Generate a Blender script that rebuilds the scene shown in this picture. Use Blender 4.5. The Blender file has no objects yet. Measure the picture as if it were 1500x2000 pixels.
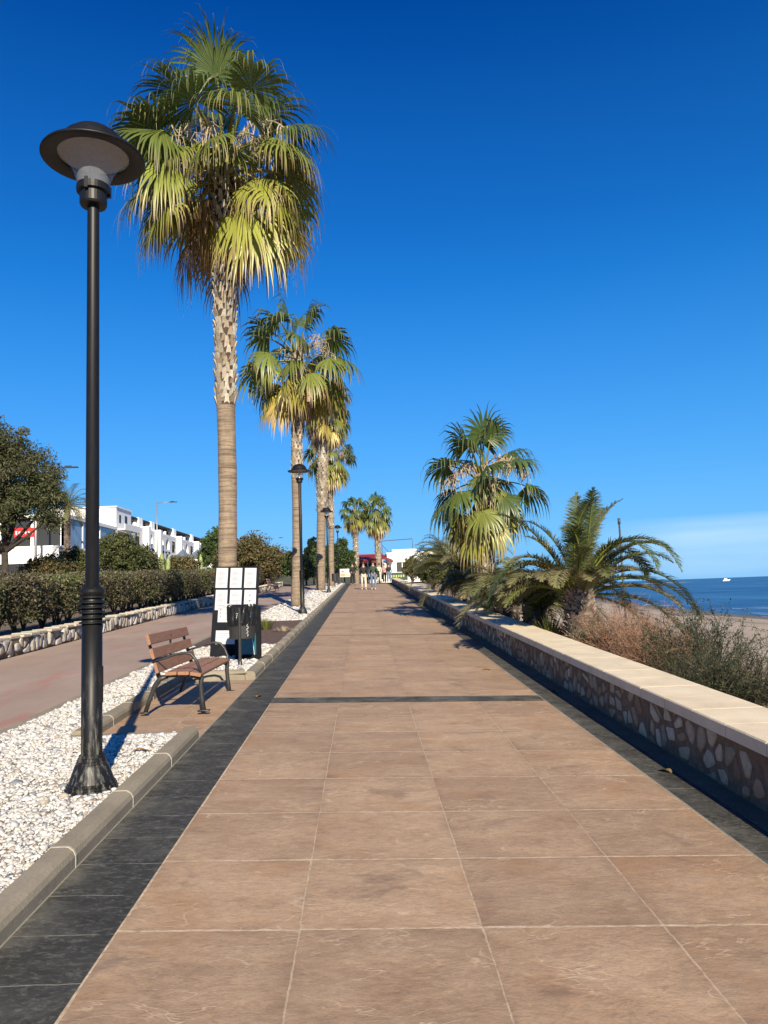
import bpy, math, random
import numpy as np
from mathutils import Vector, Matrix
S = bpy.context.scene
COL = S.collection
PI = math.pi
R = math.radians
# ------------------------------------------------------------------ camera
PITCH, YAW, ROLL, FPX = 0.10308, 0.030436, 0.036785, 1476.14
EYE = 1.5
fw = np.array([math.sin(YAW)*math.cos(PITCH), math.cos(YAW)*math.cos(PITCH), math.sin(PITCH)])
_r = np.array([math.cos(YAW), -math.sin(YAW), 0.0]); _u = np.cross(_r, fw)
rt = math.cos(ROLL)*_r - math.sin(ROLL)*_u
up = math.sin(ROLL)*_r + math.cos(ROLL)*_u
cam_d = bpy.data.cameras.new('camera'); cam = bpy.data.objects.new('camera', cam_d); COL.objects.link(cam)
cam.matrix_world = Matrix(((rt[0], up[0], -fw[0], 0), (rt[1], up[1], -fw[1], 0), (rt[2], up[2], -fw[2], EYE), (0, 0, 0, 1)))
cam_d.sensor_fit = 'VERTICAL'; cam_d.sensor_height = 36.0; cam_d.lens = FPX/2000*36
cam_d.clip_start = 0.05; cam_d.clip_end = 60000
S.camera = cam
# ------------------------------------------------------------------ light
SUN_EL, SUN_AZ = R(28.5), R(11.5)          # az: how far to the right of straight behind the camera
sdir = Vector((math.sin(SUN_AZ)*math.cos(SUN_EL), -math.cos(SUN_AZ)*math.cos(SUN_EL), math.sin(SUN_EL)))
sl = bpy.data.lights.new('sun', 'SUN'); so = bpy.data.objects.new('sun', sl); COL.objects.link(so)
sl.energy = 5.0; sl.angle = R(0.53); sl.color = (1.0, 0.88, 0.68)
so.rotation_euler = sdir.to_track_quat('Z', 'Y').to_euler()
W = bpy.data.worlds.new('World'); S.world = W; W.use_nodes = True
nt = W.node_tree; nt.nodes.clear()
def N(t, typ, **kw):
    n = t.nodes.new(typ)
    for k, v in kw.items(): setattr(n, k, v)
    return n
wo = N(nt, 'ShaderNodeOutputWorld'); bg = N(nt, 'ShaderNodeBackground'); sky = N(nt, 'ShaderNodeTexSky')
sky.sky_type = 'NISHITA'; sky.sun_disc = False; sky.sun_elevation = SUN_EL
sky.sun_rotation = math.atan2(sdir.x, sdir.y)
sky.air_density = 1.0; sky.dust_density = 0.0; sky.ozone_density = 3.0; sky.altitude = 0
hs = N(nt, 'ShaderNodeHueSaturation'); hs.inputs['Saturation'].default_value = 1.46; hs.inputs['Hue'].default_value = 0.523
hs.inputs['Value'].default_value = 1.0
bg.inputs['Strength'].default_value = 0.077
# thin band of high cloud low over the sea
tc = N(nt, 'ShaderNodeTexCoord'); sx = N(nt, 'ShaderNodeSeparateXYZ'); nt.links.new(tc.outputs['Generated'], sx.inputs[0])
def mathn(t, op, a, b=None, clamp=False):
    n = N(t, 'ShaderNodeMath', operation=op); n.use_clamp = clamp
    for i, v in enumerate((a, b)):
        if v is None: continue
        if isinstance(v, (int, float)): n.inputs[i].default_value = v
        else: t.links.new(v, n.inputs[i])
    return n.outputs[0]
def ramp(t, fac, stops):
    n = N(t, 'ShaderNodeValToRGB'); e = n.color_ramp.elements
    while len(e) < len(stops): e.new(0.5)
    for el, (p, c) in zip(e, stops):
        el.position = p; el.color = (c, c, c, 1) if isinstance(c, (int, float)) else (*c, 1)
    if fac is not None: t.links.new(fac, n.inputs[0])
    return n.outputs[0]
def noise(t, vec, scale, detail=4, rough=.55, dist=0):
    n = N(t, 'ShaderNodeTexNoise'); n.inputs['Scale'].default_value = scale; n.inputs['Detail'].default_value = detail
    n.inputs['Roughness'].default_value = rough; n.inputs['Distortion'].default_value = dist
    if vec is not None: t.links.new(vec, n.inputs['Vector'])
    return n.outputs['Fac']
def mapping(t, vec, scale=(1, 1, 1), loc=(0, 0, 0), rot=(0, 0, 0)):
    n = N(t, 'ShaderNodeMapping'); n.inputs['Scale'].default_value = scale; n.inputs['Location'].default_value = loc
    n.inputs['Rotation'].default_value = rot; t.links.new(vec, n.inputs['Vector']); return n.outputs[0]
def mixc(t, fac, a, b, mode='MIX'):
    n = N(t, 'ShaderNodeMix', data_type='RGBA', blend_type=mode)
    for i, v in ((0, fac), (6, a), (7, b)):
        if isinstance(v, (int, float)): n.inputs[i].default_value = v
        elif isinstance(v, tuple): n.inputs[i].default_value = (*v, 1)
        else: t.links.new(v, n.inputs[i])
    return n.outputs[2]
cn = noise(nt, mapping(nt, tc.outputs['Generated'], (5, 5, 60)), 1.0, 5, .5)
band = ramp(nt, sx.outputs[2], [(0.0, 0.45), (0.020, 0.80), (0.055, .95), (0.066, .8), (0.078, 0.0)])
side = ramp(nt, sx.outputs[0], [(0.28, 0.0), (0.40, 1.0)])
cf = mathn(nt, 'MULTIPLY', mathn(nt, 'MULTIPLY', band, side), ramp(nt, cn, [(.25, .55), (.7, 1.0)]))
nt.links.new(sky.outputs[0], hs.inputs['Color'])
lowsky = mixc(nt, ramp(nt, sx.outputs[2], [(0.0, .92), (.10, .72), (.24, .48), (.45, .16), (.65, 0.0)]), hs.outputs[0], (.42, 3.35, 7.6))
skyc = mixc(nt, cf, lowsky, (3.7, 5.9, 7.9))
nt.links.new(skyc, bg.inputs['Color']); nt.links.new(bg.outputs[0], wo.inputs[0])
S.view_settings.view_transform = 'Standard'; S.view_settings.look = 'None'
S.view_settings.exposure = 0.75; S.view_settings.gamma = 1.0
S.cycles.max_bounces = 6; S.cycles.transparent_max_bounces = 8

# ------------------------------------------------------------------ placing helpers
def ray(X, Y): return fw + rt*(X-750)/FPX - up*(Y-1000)/FPX
def aty(X, Y, y):
    d = ray(X, Y); k = y/d[1]; return np.array([d[0]*k, y, EYE+d[2]*k])
def atx(X, Y, x):
    d = ray(X, Y); k = x/d[0]; return np.array([x, d[1]*k, EYE+d[2]*k])
def prof(y): return 0.0333*min(max(y, -8), 63.0)
def profv(y): return 0.0333*np.clip(y, -8, 63.0)
def P(x, y): return prof(y)-0.0275*x

# ------------------------------------------------------------------ tagging
def tag(o, label=None, cat=None, group=None, kind=None):
    if label: o['label'] = label
    if cat: o['category'] = cat
    if group: o['group'] = group
    if kind: o['kind'] = kind
    return o
def thing(name, label, cat, loc=(0, 0, 0), rz=0, group=None):
    o = bpy.data.objects.new(name, None); COL.objects.link(o); o.empty_display_size = .2
    o.location = loc; o.rotation_euler = (0, 0, rz)
    return tag(o, label, cat, group)
def copy_tree(o, parent=None):
    c = o.copy(); COL.objects.link(c); c.parent = parent
    for ch in list(o.children): copy_tree(ch, c)
    return c

class MB:
    def __init__(s): s.v = []; s.f = []; s.c = []
    def add(s, vs, fs, col=None):
        b = len(s.v); s.v += [tuple(map(float, v)) for v in vs]; s.f += [tuple(i+b for i in f) for f in fs]
        s.c += [col if col is not None else (1, 1, 1)]*len(vs); return s
    def box(s, x0, x1, y0, y1, z0, z1, col=None, rot=0, bev=0.0):
        if bev > 0:
            b = min(bev, abs(x1-x0)/2.01, abs(y1-y0)/2.01, abs(z1-z0)/2.01)
            vs = []; idx = {}
            for i, x in enumerate((x0, x1)):
                for j, y in enumerate((y0, y1)):
                    for k, z in enumerate((z0, z1)):
                        dx, dy, dz = (b, -b)[i], (b, -b)[j], (b, -b)[k]
                        for a, q in enumerate(((x, y+dy, z+dz), (x+dx, y, z+dz), (x+dx, y+dy, z))):
                            idx[i, j, k, a] = len(vs); vs.append(q)
            fs = []
            I = idx
            for i in (0, 1): fs.append([I[i, 0, 0, 0], I[i, 1, 0, 0], I[i, 1, 1, 0], I[i, 0, 1, 0]])
            for j in (0, 1): fs.append([I[0, j, 0, 1], I[1, j, 0, 1], I[1, j, 1, 1], I[0, j, 1, 1]])
            for k in (0, 1): fs.append([I[0, 0, k, 2], I[1, 0, k, 2], I[1, 1, k, 2], I[0, 1, k, 2]])
            for i in (0, 1):
                for j in (0, 1): fs.append([I[i, j, 0, 0], I[i, j, 1, 0], I[i, j, 1, 1], I[i, j, 0, 1]])
                for k in (0, 1): fs.append([I[i, 0, k, 0], I[i, 1, k, 0], I[i, 1, k, 2], I[i, 0, k, 2]])
            for j in (0, 1):
                for k in (0, 1): fs.append([I[0, j, k, 1], I[1, j, k, 1], I[1, j, k, 2], I[0, j, k, 2]])
            for i in (0, 1):
                for j in (0, 1):
                    for k in (0, 1): fs.append([I[i, j, k, 0], I[i, j, k, 1], I[i, j, k, 2]])
            return s.add(vs, fs, col)
        vs = [(x, y, z) for x in (x0, x1) for y in (y0, y1) for z in (z0, z1)]
        return s.add(vs, [(0, 1, 3, 2), (4, 6, 7, 5), (0, 4, 5, 1), (2, 3, 7, 6), (0, 2, 6, 4), (1, 5, 7, 3)], col)
    def tube(s, pts, rad, n=8, cap=True, col=None):
        pts = [np.array(p, float) for p in pts]
        if isinstance(rad, (int, float)): rad = [rad]*len(pts)
        vs = []; prev = None
        for i, p in enumerate(pts):
            t = pts[min(i+1, len(pts)-1)]-pts[max(i-1, 0)]; t /= np.linalg.norm(t)+1e-12
            if prev is None:
                a = np.array([0, 0, 1.]) if abs(t[2]) < .9 else np.array([1., 0, 0])
            else: a = prev
            u = a-t*(a@t); u /= np.linalg.norm(u)+1e-12; w = np.cross(t, u); prev = u
            for k in range(n):
                q = 2*PI*k/n; vs.append(p+rad[i]*(math.cos(q)*u+math.sin(q)*w))
        fs = [(i*n+k, i*n+(k+1) % n, (i+1)*n+(k+1) % n, (i+1)*n+k) for i in range(len(pts)-1) for k in range(n)]
        if cap: fs += [tuple(range(n))[::-1], tuple((len(pts)-1)*n+k for k in range(n))]
        return s.add(vs, fs, col)
    def lathe(s, prof_, c=(0, 0, 0), n=32, cap=False, col=None):
        vs = [(c[0]+r*math.cos(2*PI*k/n), c[1]+r*math.sin(2*PI*k/n), c[2]+z) for r, z in prof_ for k in range(n)]
        fs = [(i*n+k, i*n+(k+1) % n, (i+1)*n+(k+1) % n, (i+1)*n+k) for i in range(len(prof_)-1) for k in range(n)]
        if cap: fs += [tuple(range(n))[::-1], tuple((len(prof_)-1)*n+k for k in range(n))]
        return s.add(vs, fs, col)
    def build(s, name, mat, parent=None, smooth=False, cols=False):
        m = bpy.data.meshes.new(name); m.from_pydata(s.v, [], s.f); m.update()
        if cols:
            at = m.color_attributes.new('Col', 'FLOAT_COLOR', 'POINT')
            a = np.ones((len(s.v), 4), np.float32); a[:, :3] = np.array(s.c, np.float32); at.data.foreach_set('color', a.ravel())
        if smooth: m.polygons.foreach_set('use_smooth', [True]*len(m.polygons))
        o = bpy.data.objects.new(name, m); COL.objects.link(o); m.materials.append(mat)
        if parent is not None: o.parent = parent
        return o
def npmesh(name, V, F, mat, parent=None, cols=None, smooth=False):
    """V (n,3); F (m,k) all faces same size"""
    V = np.asarray(V, np.float32); F = np.asarray(F, np.int32); k = F.shape[1]
    m = bpy.data.meshes.new(name); m.vertices.add(len(V)); m.vertices.foreach_set('co', V.ravel())
    m.loops.add(F.size); m.loops.foreach_set('vertex_index', F.ravel())
    m.polygons.add(len(F)); m.polygons.foreach_set('loop_start', np.arange(0, F.size, k, dtype=np.int32))
    if smooth: m.polygons.foreach_set('use_smooth', np.ones(len(F), bool))
    m.update(calc_edges=True); m.validate()
    if cols is not None:
        at = m.color_attributes.new('Col', 'FLOAT_COLOR', 'POINT')
        a = np.ones((len(V), 4), np.float32); a[:, :3] = cols; at.data.foreach_set('color', a.ravel())
    o = bpy.data.objects.new(name, m); COL.objects.link(o); m.materials.append(mat)
    if parent is not None: o.parent = parent
    return o

# ------------------------------------------------------------------ materials
def newmat(name):
    m = bpy.data.materials.new(name); m.use_nodes = True; t = m.node_tree
    b = t.nodes['Principled BSDF']; return m, t, b
def geo(t): return N(t, 'ShaderNodeNewGeometry').outputs['Position']
def objc(t): return N(t, 'ShaderNodeTexCoord').outputs['Object']
def bump(t, b, h, dist=0.01, strength=1.0, prev=None):
    n = N(t, 'ShaderNodeBump'); n.inputs['Distance'].default_value = dist; n.inputs['Strength'].default_value = strength
    t.links.new(h, n.inputs['Height'])
    if prev is not None: t.links.new(prev, n.inputs['Normal'])
    if b is not None: t.links.new(n.outputs[0], b.inputs['Normal'])
    return n.outputs[0]
def setc(t, b, v, k=.76):
    if isinstance(v, tuple): b.inputs['Base Color'].default_value = (*[c*k for c in v], 1)
    elif k == 1: t.links.new(v, b.inputs['Base Color'])
    else: t.links.new(mixc(t, 1.0, v, (k, k, k), 'MULTIPLY'), b.inputs['Base Color'])
def simple(name, col, rough=.6, metal=0, var=.15, scale=12, bmp=0.0, spec=.5, coords='obj', k=.76):
    m, t, b = newmat(name); p = objc(t) if coords == 'obj' else geo(t)
    n = noise(t, p, scale, 5, .6)
    lo = tuple(c*(1-var) for c in col); hi = tuple(min(1, c*(1+var)) for c in col)
    setc(t, b, ramp(t, n, [(.3, lo), (.7, hi)]), k); b.inputs['Roughness'].default_value = rough
    b.inputs['Metallic'].default_value = metal; b.inputs['Specular IOR Level'].default_value = spec
    if bmp: bump(t, b, n, bmp)
    return m
def leafmat(name, trans=.3, rough=.5, spec=.35, mul=(.84, .84, .84)):
    m, t, b = newmat(name); a = N(t, 'ShaderNodeVertexColor'); a.layer_name = 'Col'
    c = mixc(t, 1.0, a.outputs[0], mul, 'MULTIPLY')
    setc(t, b, c, 1); b.inputs['Roughness'].default_value = rough; b.inputs['Specular IOR Level'].default_value = spec
    tr = N(t, 'ShaderNodeBsdfTranslucent'); t.links.new(c, tr.inputs[0])
    mx = N(t, 'ShaderNodeMixShader'); mx.inputs[0].default_value = trans
    t.links.new(b.outputs[0], mx.inputs[1]); t.links.new(tr.outputs[0], mx.inputs[2])
    t.links.new(mx.outputs[0], t.nodes['Material Output'].inputs[0]); return m
def colmat(name, rough=.8, bmp=0.004, scale=40, spec=.3, var=.25):
    m, t, b = newmat(name); a = N(t, 'ShaderNodeVertexColor'); a.layer_name = 'Col'
    n = noise(t, objc(t), scale, 5, .6)
    c = mixc(t, 1.0, a.outputs[0], ramp(t, n, [(.25, 1-var), (.75, 1+var)]), 'MULTIPLY')
    setc(t, b, c); b.inputs['Roughness'].default_value = rough; b.inputs['Specular IOR Level'].default_value = spec
    if bmp: bump(t, b, n, bmp)
    return m

X_L, X_R, X_SL = -1.0686, 1.953, -1.492
def mat_tiles():
    m, t, b = newmat('stamped_terracotta_paving'); p = geo(t)
    s = N(t, 'ShaderNodeSeparateXYZ'); t.links.new(p, s.inputs[0]); x, y = s.outputs[0], s.outputs[1]
    wob = mathn(t, 'MULTIPLY', mathn(t, 'SUBTRACT', noise(t, p, 3.0, 3), .5), .02)
    wob2 = mathn(t, 'MULTIPLY', mathn(t, 'SUBTRACT', noise(t, mapping(t, p, loc=(7, 3, 1)), 2.3, 4), .5), .02)
    yy = mathn(t, 'ADD', mathn(t, 'ADD', y, mathn(t, 'MULTIPLY', x, .0216)), wob)
    u = mathn(t, 'DIVIDE', mathn(t, 'SUBTRACT', mathn(t, 'ADD', x, wob2), X_L), .7555)
    v = mathn(t, 'DIVIDE', mathn(t, 'SUBTRACT', yy, 3.289-.7421*10), .7421)
    def dist(q, size):
        f = mathn(t, 'FRACT', mathn(t, 'ADD', q, .5)); return mathn(t, 'MULTIPLY', mathn(t, 'ABSOLUTE', mathn(t, 'SUBTRACT', f, .5)), size)
    du, dv = dist(u, .7555), dist(v, .7421)
    wn = ramp(t, noise(t, p, 1.7, 3), [(.35, 0.0), (.7, 1.0)])
    wid = mathn(t, 'ADD', .0022, mathn(t, 'MULTIPLY', wn, .0036)); widv = mathn(t, 'ADD', .0045, mathn(t, 'MULTIPLY', wn, .0060))
    near = ramp(t, mathn(t, 'DIVIDE', y, 20), [(.40, 1.0), (.47, .40), (.8, .12), (1.0, .0)])
    gu = mathn(t, 'MULTIPLY', mathn(t, 'LESS_THAN', du, wid), 1.0); gv = mathn(t, 'LESS_THAN', dv, widv)
    gedge = mathn(t, 'LESS_THAN', mathn(t, 'ABSOLUTE', mathn(t, 'SUBTRACT', mathn(t, 'ADD', x, wob2), X_L+.006)), .006)
    g = mathn(t, 'MULTIPLY', mathn(t, 'MAXIMUM', mathn(t, 'MULTIPLY', gu, .75), mathn(t, 'MULTIPLY', gv, near)), mathn(t, 'MAXIMUM', near, .3))
    g = mathn(t, 'MAXIMUM', g, mathn(t, 'MULTIPLY', gedge, mathn(t, 'MAXIMUM', near, .5)))
    # per tile shade
    cid = N(t, 'ShaderNodeCombineXYZ'); t.links.new(mathn(t, 'FLOOR', u), cid.inputs[0]); t.links.new(mathn(t, 'FLOOR', v), cid.inputs[1])
    wn_ = N(t, 'ShaderNodeTexWhiteNoise', noise_dimensions='2D'); t.links.new(cid.outputs[0], wn_.inputs[0])
    vadd = N(t, 'ShaderNodeVectorMath', operation='ADD'); t.links.new(p, vadd.inputs[0]); vsc = N(t, 'ShaderNodeVectorMath', operation='SCALE'); vsc.inputs['Scale'].default_value = 9.0
    t.links.new(wn_.outputs['Color'], vsc.inputs[0]); t.links.new(vsc.outputs[0], vadd.inputs[1]); pj = p; p = vadd.outputs[0]
    str_p = mapping(t, p, (1.0, 1.7, 1))
    n1 = noise(t, str_p, 3.0, 9, .66, .25); n2 = noise(t, mapping(t, p, (1, 1.6, 1), (3, 9, 0)), 19, 9, .75, .4)
    n3 = noise(t, mapping(t, p, (1, 1.3, 1), (13, 2, 0)), .8, 4, .5)
    c = ramp(t, n1, [(.25, (.39, .256, .158)), (.5, (.480, .332, .212)), (.75, (.57, .408, .268))])
    c = mixc(t, .55, c, ramp(t, n2, [(.3, (.62, .6, .58)), (.5, (.95, .95, .95)), (.72, (1.32, 1.3, 1.25))]), 'MULTIPLY')
    c = mixc(t, .6, c, ramp(t, n3, [(.3, (.82, .8, .8)), (.7, (1.14, 1.14, 1.12))]), 'MULTIPLY')
    c = mixc(t, .8, c, ramp(t, wn_.outputs[0], [(0, (.88, .87, .87)), (1, (1.1, 1.09, 1.07))]), 'MULTIPLY')
    n5 = noise(t, mapping(t, p, (1, 1.3, 1)), 75, 5, .8)
    c = mixc(t, .6, c, ramp(t, n5, [(.3, .72), (.5, 1.0), (.7, 1.25)]), 'MULTIPLY')
    grime = ramp(t, mathn(t, 'MINIMUM', du, dv), [(0.0, 1.0), (.05, .25), (.16, 0.0)])
    c = mixc(t, mathn(t, 'MULTIPLY', grime, ramp(t, noise(t, pj, 4.5, 5, .65), [(.42, 0.0), (.65, .45)])), c, (.20, .135, .085))
    # orange iron tint patches near the edges
    on = ramp(t, noise(t, mapping(t, p, loc=(31, 4, 0)), 1.5, 5, .6), [(.55, 0.0), (.72, .5)])
    c = mixc(t, on, c, (.40, .215, .10))
    # stamped veins: thin bright wiggly lines
    def vein(scale, loc, w, stretch, thr):
        q = mapping(t, p, stretch, loc)
        a = noise(t, q, scale, 4, .5, .35)
        d = mathn(t, 'ABSOLUTE', mathn(t, 'SUBTRACT', a, .5))
        msk = ramp(t, noise(t, mapping(t, p, loc=(loc[1], loc[0]+3, 0)), 2.6, 3), [(thr+.01, 0.0), (thr+.08, 1.0)])
        return mathn(t, 'MULTIPLY', ramp(t, d, [(0.0, 1.0), (w, 0.0)]), msk)
    v1 = vein(1.1, (5, 2, 0), .007, (1, 1.9, 1), .54); v2 = vein(1.7, (15, 22, 0), .008, (1, 2.6, 1), .57)
    v3 = vein(2.6, (4, 61, 0), .012, (1, 2.2, 1), .52)
    vv = mathn(t, 'MAXIMUM', mathn(t, 'MAXIMUM', v1, v2), mathn(t, 'MULTIPLY', v3, .8))
    c = mixc(t, mathn(t, 'MULTIPLY', vv, .62), c, (.74, .57, .40))
    # small stains and gum
    vo = N(t, 'ShaderNodeTexVoronoi'); vo.inputs['Scale'].default_value = 1.15; t.links.new(mapping(t, p, (1, 1, .01)), vo.inputs['Vector'])
    spot = ramp(t, mathn(t, 'ADD', vo.outputs['Distance'], mathn(t, 'MULTIPLY', noise(t, p, 20, 3), .03)), [(.038, 1.0), (.050, 0.0)])
    c = mixc(t, mathn(t, 'MULTIPLY', spot, .65), c, (.08, .07, .065))
    st = ramp(t, noise(t, mapping(t, p, (1, 1.5, 1), (2, 41, 0)), 2.1, 6, .62, .5), [(.59, 0.0), (.68, .42)])
    c = mixc(t, st, c, (.15, .105, .08))
    c = mixc(t, mathn(t, 'MULTIPLY', g, .80), c, ramp(t, noise(t, p, 25, 3), [(.3, (.42, .30, .19)), (.6, (.78, .62, .43))]))
    # dark control joints, 8 m apart
    for yj, hw in ((16.55, .05), (24.56, .07), (32.6, .08), (40.6, .09)):
        j = mathn(t, 'LESS_THAN', mathn(t, 'ABSOLUTE', mathn(t, 'SUBTRACT', yy, yj)), hw)
        c = mixc(t, mathn(t, 'MULTIPLY', j, .8), c, (.10, .075, .06))
    setc(t, b, c); b.inputs['Roughness'].default_value = .72; b.inputs['Specular IOR Level'].default_value = .35
    h = mathn(t, 'ADD', mathn(t, 'ADD', mathn(t, 'MULTIPLY', n2, .35), mathn(t, 'MULTIPLY', n1, .9)), mathn(t, 'MULTIPLY', vv, .10))
    h = mathn(t, 'ADD', mathn(t, 'SUBTRACT', h, mathn(t, 'MULTIPLY', g, .5)), mathn(t, 'MULTIPLY', n5, .10))
    bump(t, b, h, .012, .8); return m
def mat_slate(name, xa, xb, pitch_=.742):
    m, t, b = newmat(name); p = geo(t)
    s = N(t, 'ShaderNodeSeparateXYZ'); t.links.new(p, s.inputs[0]); x, y = s.outputs[0], s.outputs[1]
    wob = mathn(t, 'MULTIPLY', mathn(t, 'SUBTRACT', noise(t, p, 5, 3), .5), .03)
    v = mathn(t, 'DIVIDE', mathn(t, 'ADD', mathn(t, 'SUBTRACT', y, 3.289), wob), .371)
    f = mathn(t, 'ABSOLUTE', mathn(t, 'SUBTRACT', mathn(t, 'FRACT', mathn(t, 'ADD', v, .5)), .5))
    near = ramp(t, mathn(t, 'DIVIDE', y, 20), [(.35, 1.0), (.75, .35), (1.0, .0)])
    g = mathn(t, 'MULTIPLY', mathn(t, 'LESS_THAN', f, .0085), ramp(t, noise(t, mapping(t, p, (1, 3, 1)), 6, 3), [(.42, 0.05), (.56, .8)]))
    g = mathn(t, 'MULTIPLY', g, near)
    ed = mathn(t, 'LESS_THAN', mathn(t, 'ABSOLUTE', mathn(t, 'SUBTRACT', mathn(t, 'ADD', x, mathn(t, 'MULTIPLY', wob, .4)), xa)), .009)
    n1 = noise(t, mapping(t, p, (1, 1.4, 1)), 3.2, 8, .65, .5); n2 = noise(t, mapping(t, p, (1, 2.0, 1)), 22, 8, .72, .8)
    c = ramp(t, n1, [(.3, (.034, .033, .027)), (.55, (.078, .076, .064)), (.75, (.17, .163, .13))])
    sc = ramp(t, n2, [(.50, 0.0), (.70, .75)])
    c = mixc(t, sc, c, (.26, .26, .235))
    # pale dust along the kerb
    du = ramp(t, mathn(t, 'MULTIPLY', mathn(t, 'SUBTRACT', x, xa), 2.4), [(0.0, 1.0), (.35, .25), (.8, 0.0)])
    c = mixc(t, mathn(t, 'MULTIPLY', du, ramp(t, noise(t, p, 5, 5, .7), [(.42, 0.0), (.7, .6)])), c, (.33, .31, .25))
    c = mixc(t, mathn(t, 'MULTIPLY', mathn(t, 'MAXIMUM', g, ed), .7), c, (.52, .49, .40))
    setc(t, b, c, .60); b.inputs['Roughness'].default_value = .7; b.inputs['Specular IOR Level'].default_value = .25
    bump(t, b, mathn(t, 'ADD', n1, mathn(t, 'MULTIPLY', n2, .35)), .011, .8); return m
def mat_kerb():
    m, t, b = newmat('concrete_kerb'); p = geo(t)
    n1 = noise(t, p, 2.5, 6, .6); n2 = noise(t, p, 60, 4, .7)
    c = ramp(t, n1, [(.3, (.24, .205, .145)), (.7, (.355, .305, .22))])
    c = mixc(t, .5, c, ramp(t, n2, [(.3, .75), (.7, 1.2)]), 'MULTIPLY')
    c = mixc(t, ramp(t, noise(t, mapping(t, p, (6, 1, 6)), 9, 4), [(.66, 0.0), (.72, .5)]), c, (.55, .51, .42))
    setc(t, b, c, .80); b.inputs['Roughness'].default_value = .85; bump(t, b, n2, .003); return m
def mat_redpath():
    m, t, b = newmat('worn_red_asphalt'); p = geo(t)
    n1 = noise(t, mapping(t, p, (1, .5, 1)), .9, 6, .6); n2 = noise(t, p, 90, 3, .8)
    c = ramp(t, n1, [(.3, (.29, .215, .165)), (.55, (.35, .262, .205)), (.75, (.41, .31, .25))])
    rd = ramp(t, noise(t, mapping(t, p, (1.6, .35, 1), (3, 5, 0)), 1.6, 6, .68), [(.55, 0.0), (.66, .55)])
    c = mixc(t, rd, c, (.37, .15, .115))
    c = mixc(t, .45, c, ramp(t, n2, [(.3, .7), (.7, 1.25)]), 'MULTIPLY')
    setc(t, b, c, .90); b.inputs['Roughness'].default_value = .85; bump(t, b, n2, .003); return m
def mat_soil(name, a, b_, scale=3, bm=.02):
    m, t, b = newmat(name); p = geo(t); n = noise(t, p, scale, 8, .65); n2 = noise(t, p, scale*14, 5, .7)
    c = ramp(t, n, [(.3, a), (.7, b_)]); c = mixc(t, .6, c, ramp(t, n2, [(.3, .65), (.7, 1.3)]), 'MULTIPLY')
    setc(t, b, c); b.inputs['Roughness'].default_value = .95; bump(t, b, mathn(t, 'ADD', n, n2), bm); return m
def mat_sand():
    m, t, b = newmat('beach_sand'); p = geo(t); n = noise(t, mapping(t, p, (.3, .12, 1)), .5, 8, .6); n2 = noise(t, p, 3.5, 8, .75)
    c = ramp(t, n, [(.3, (.42, .33, .24)), (.7, (.58, .465, .345))]); c = mixc(t, .5, c, ramp(t, n2, [(.3, .72), (.7, 1.2)]), 'MULTIPLY')
    s = N(t, 'ShaderNodeSeparateXYZ'); t.links.new(p, s.inputs[0])
    wet = ramp(t, mathn(t, 'MULTIPLY', mathn(t, 'ADD', s.outputs[2], 2.5), 5), [(0.0, 1.0), (.45, .8), (.9, 0.0)])
    c = mixc(t, wet, c, (.12, .10, .08)); setc(t, b, c); b.inputs['Roughness'].default_value = .9; bump(t, b, n2, .06); return m
def mat_sea():
    m, t, b = newmat('sea_water'); p = geo(t)
    n1 = noise(t, mapping(t, p, (.10, .30, 1), rot=(0, 0, -.35)), 1.0, 6, .6); n2 = noise(t, mapping(t, p, (.5, 1.6, 1), rot=(0, 0, -.35)), 1.4, 5, .6)
    n3 = noise(t, mapping(t, p, (.006, .03, 1), rot=(0, 0, -.1)), 1.0, 4, .5)
    c = ramp(t, n3, [(.3, (.014, .075, .20)), (.7, (.038, .15, .33))])
    c = mixc(t, .6, c, ramp(t, n1, [(.3, .65), (.7, 1.35)]), 'MULTIPLY')
    s = N(t, 'ShaderNodeSeparateXYZ'); t.links.new(p, s.inputs[0])
    # swell faces near the shore, a lighter band further out
    bands = ramp(t, noise(t, mapping(t, p, (.055, .012, 1), rot=(0, 0, .25)), 1.0, 4, .5), [(.48, 0.0), (.58, .55)])
    c = mixc(t, bands, c, (.07, .22, .38))
    d = mathn(t, 'SUBTRACT', s.outputs[0], mathn(t, 'ADD', 33.5, mathn(t, 'MULTIPLY', s.outputs[1], .105)))
    foam = mathn(t, 'MULTIPLY', ramp(t, mathn(t, 'DIVIDE', d, 12), [(0.0, .9), (.5, .35), (1.0, 0.0)]), ramp(t, noise(t, mapping(t, p, (.35, .09, 1)), 1.0, 6, .6, .6), [(.56, 0.0), (.62, 1.0)]))
    c = mixc(t, foam, c, (.62, .66, .66))
    setc(t, b, c); b.inputs['Roughness'].default_value = .38; b.inputs['Specular IOR Level'].default_value = .22
    bump(t, b, mathn(t, 'ADD', n1, mathn(t, 'MULTIPLY', n2, .4)), .35, .7); return m
def mat_stone_cap():
    m, t, b = newmat('cream_coping'); p = geo(t)
    n1 = noise(t, p, 3.0, 6, .6); n2 = noise(t, p, 70, 4, .7)
    c = ramp(t, n1, [(.3, (.60, .50, .34)), (.7, (.74, .63, .44))])
    c = mixc(t, .35, c, ramp(t, n2, [(.3, .8), (.7, 1.18)]), 'MULTIPLY')
    st = ramp(t, noise(t, mapping(t, p, (4, 1, 1)), 3.0, 6, .65), [(.60, 0.0), (.75, .35)])
    c = mixc(t, st, c, (.30, .245, .165))
    setc(t, b, c, .95); b.inputs['Roughness'].default_value = .85; bump(t, b, mathn(t, 'ADD', n1, mathn(t, 'MULTIPLY', n2, .5)), .004); return m
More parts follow.
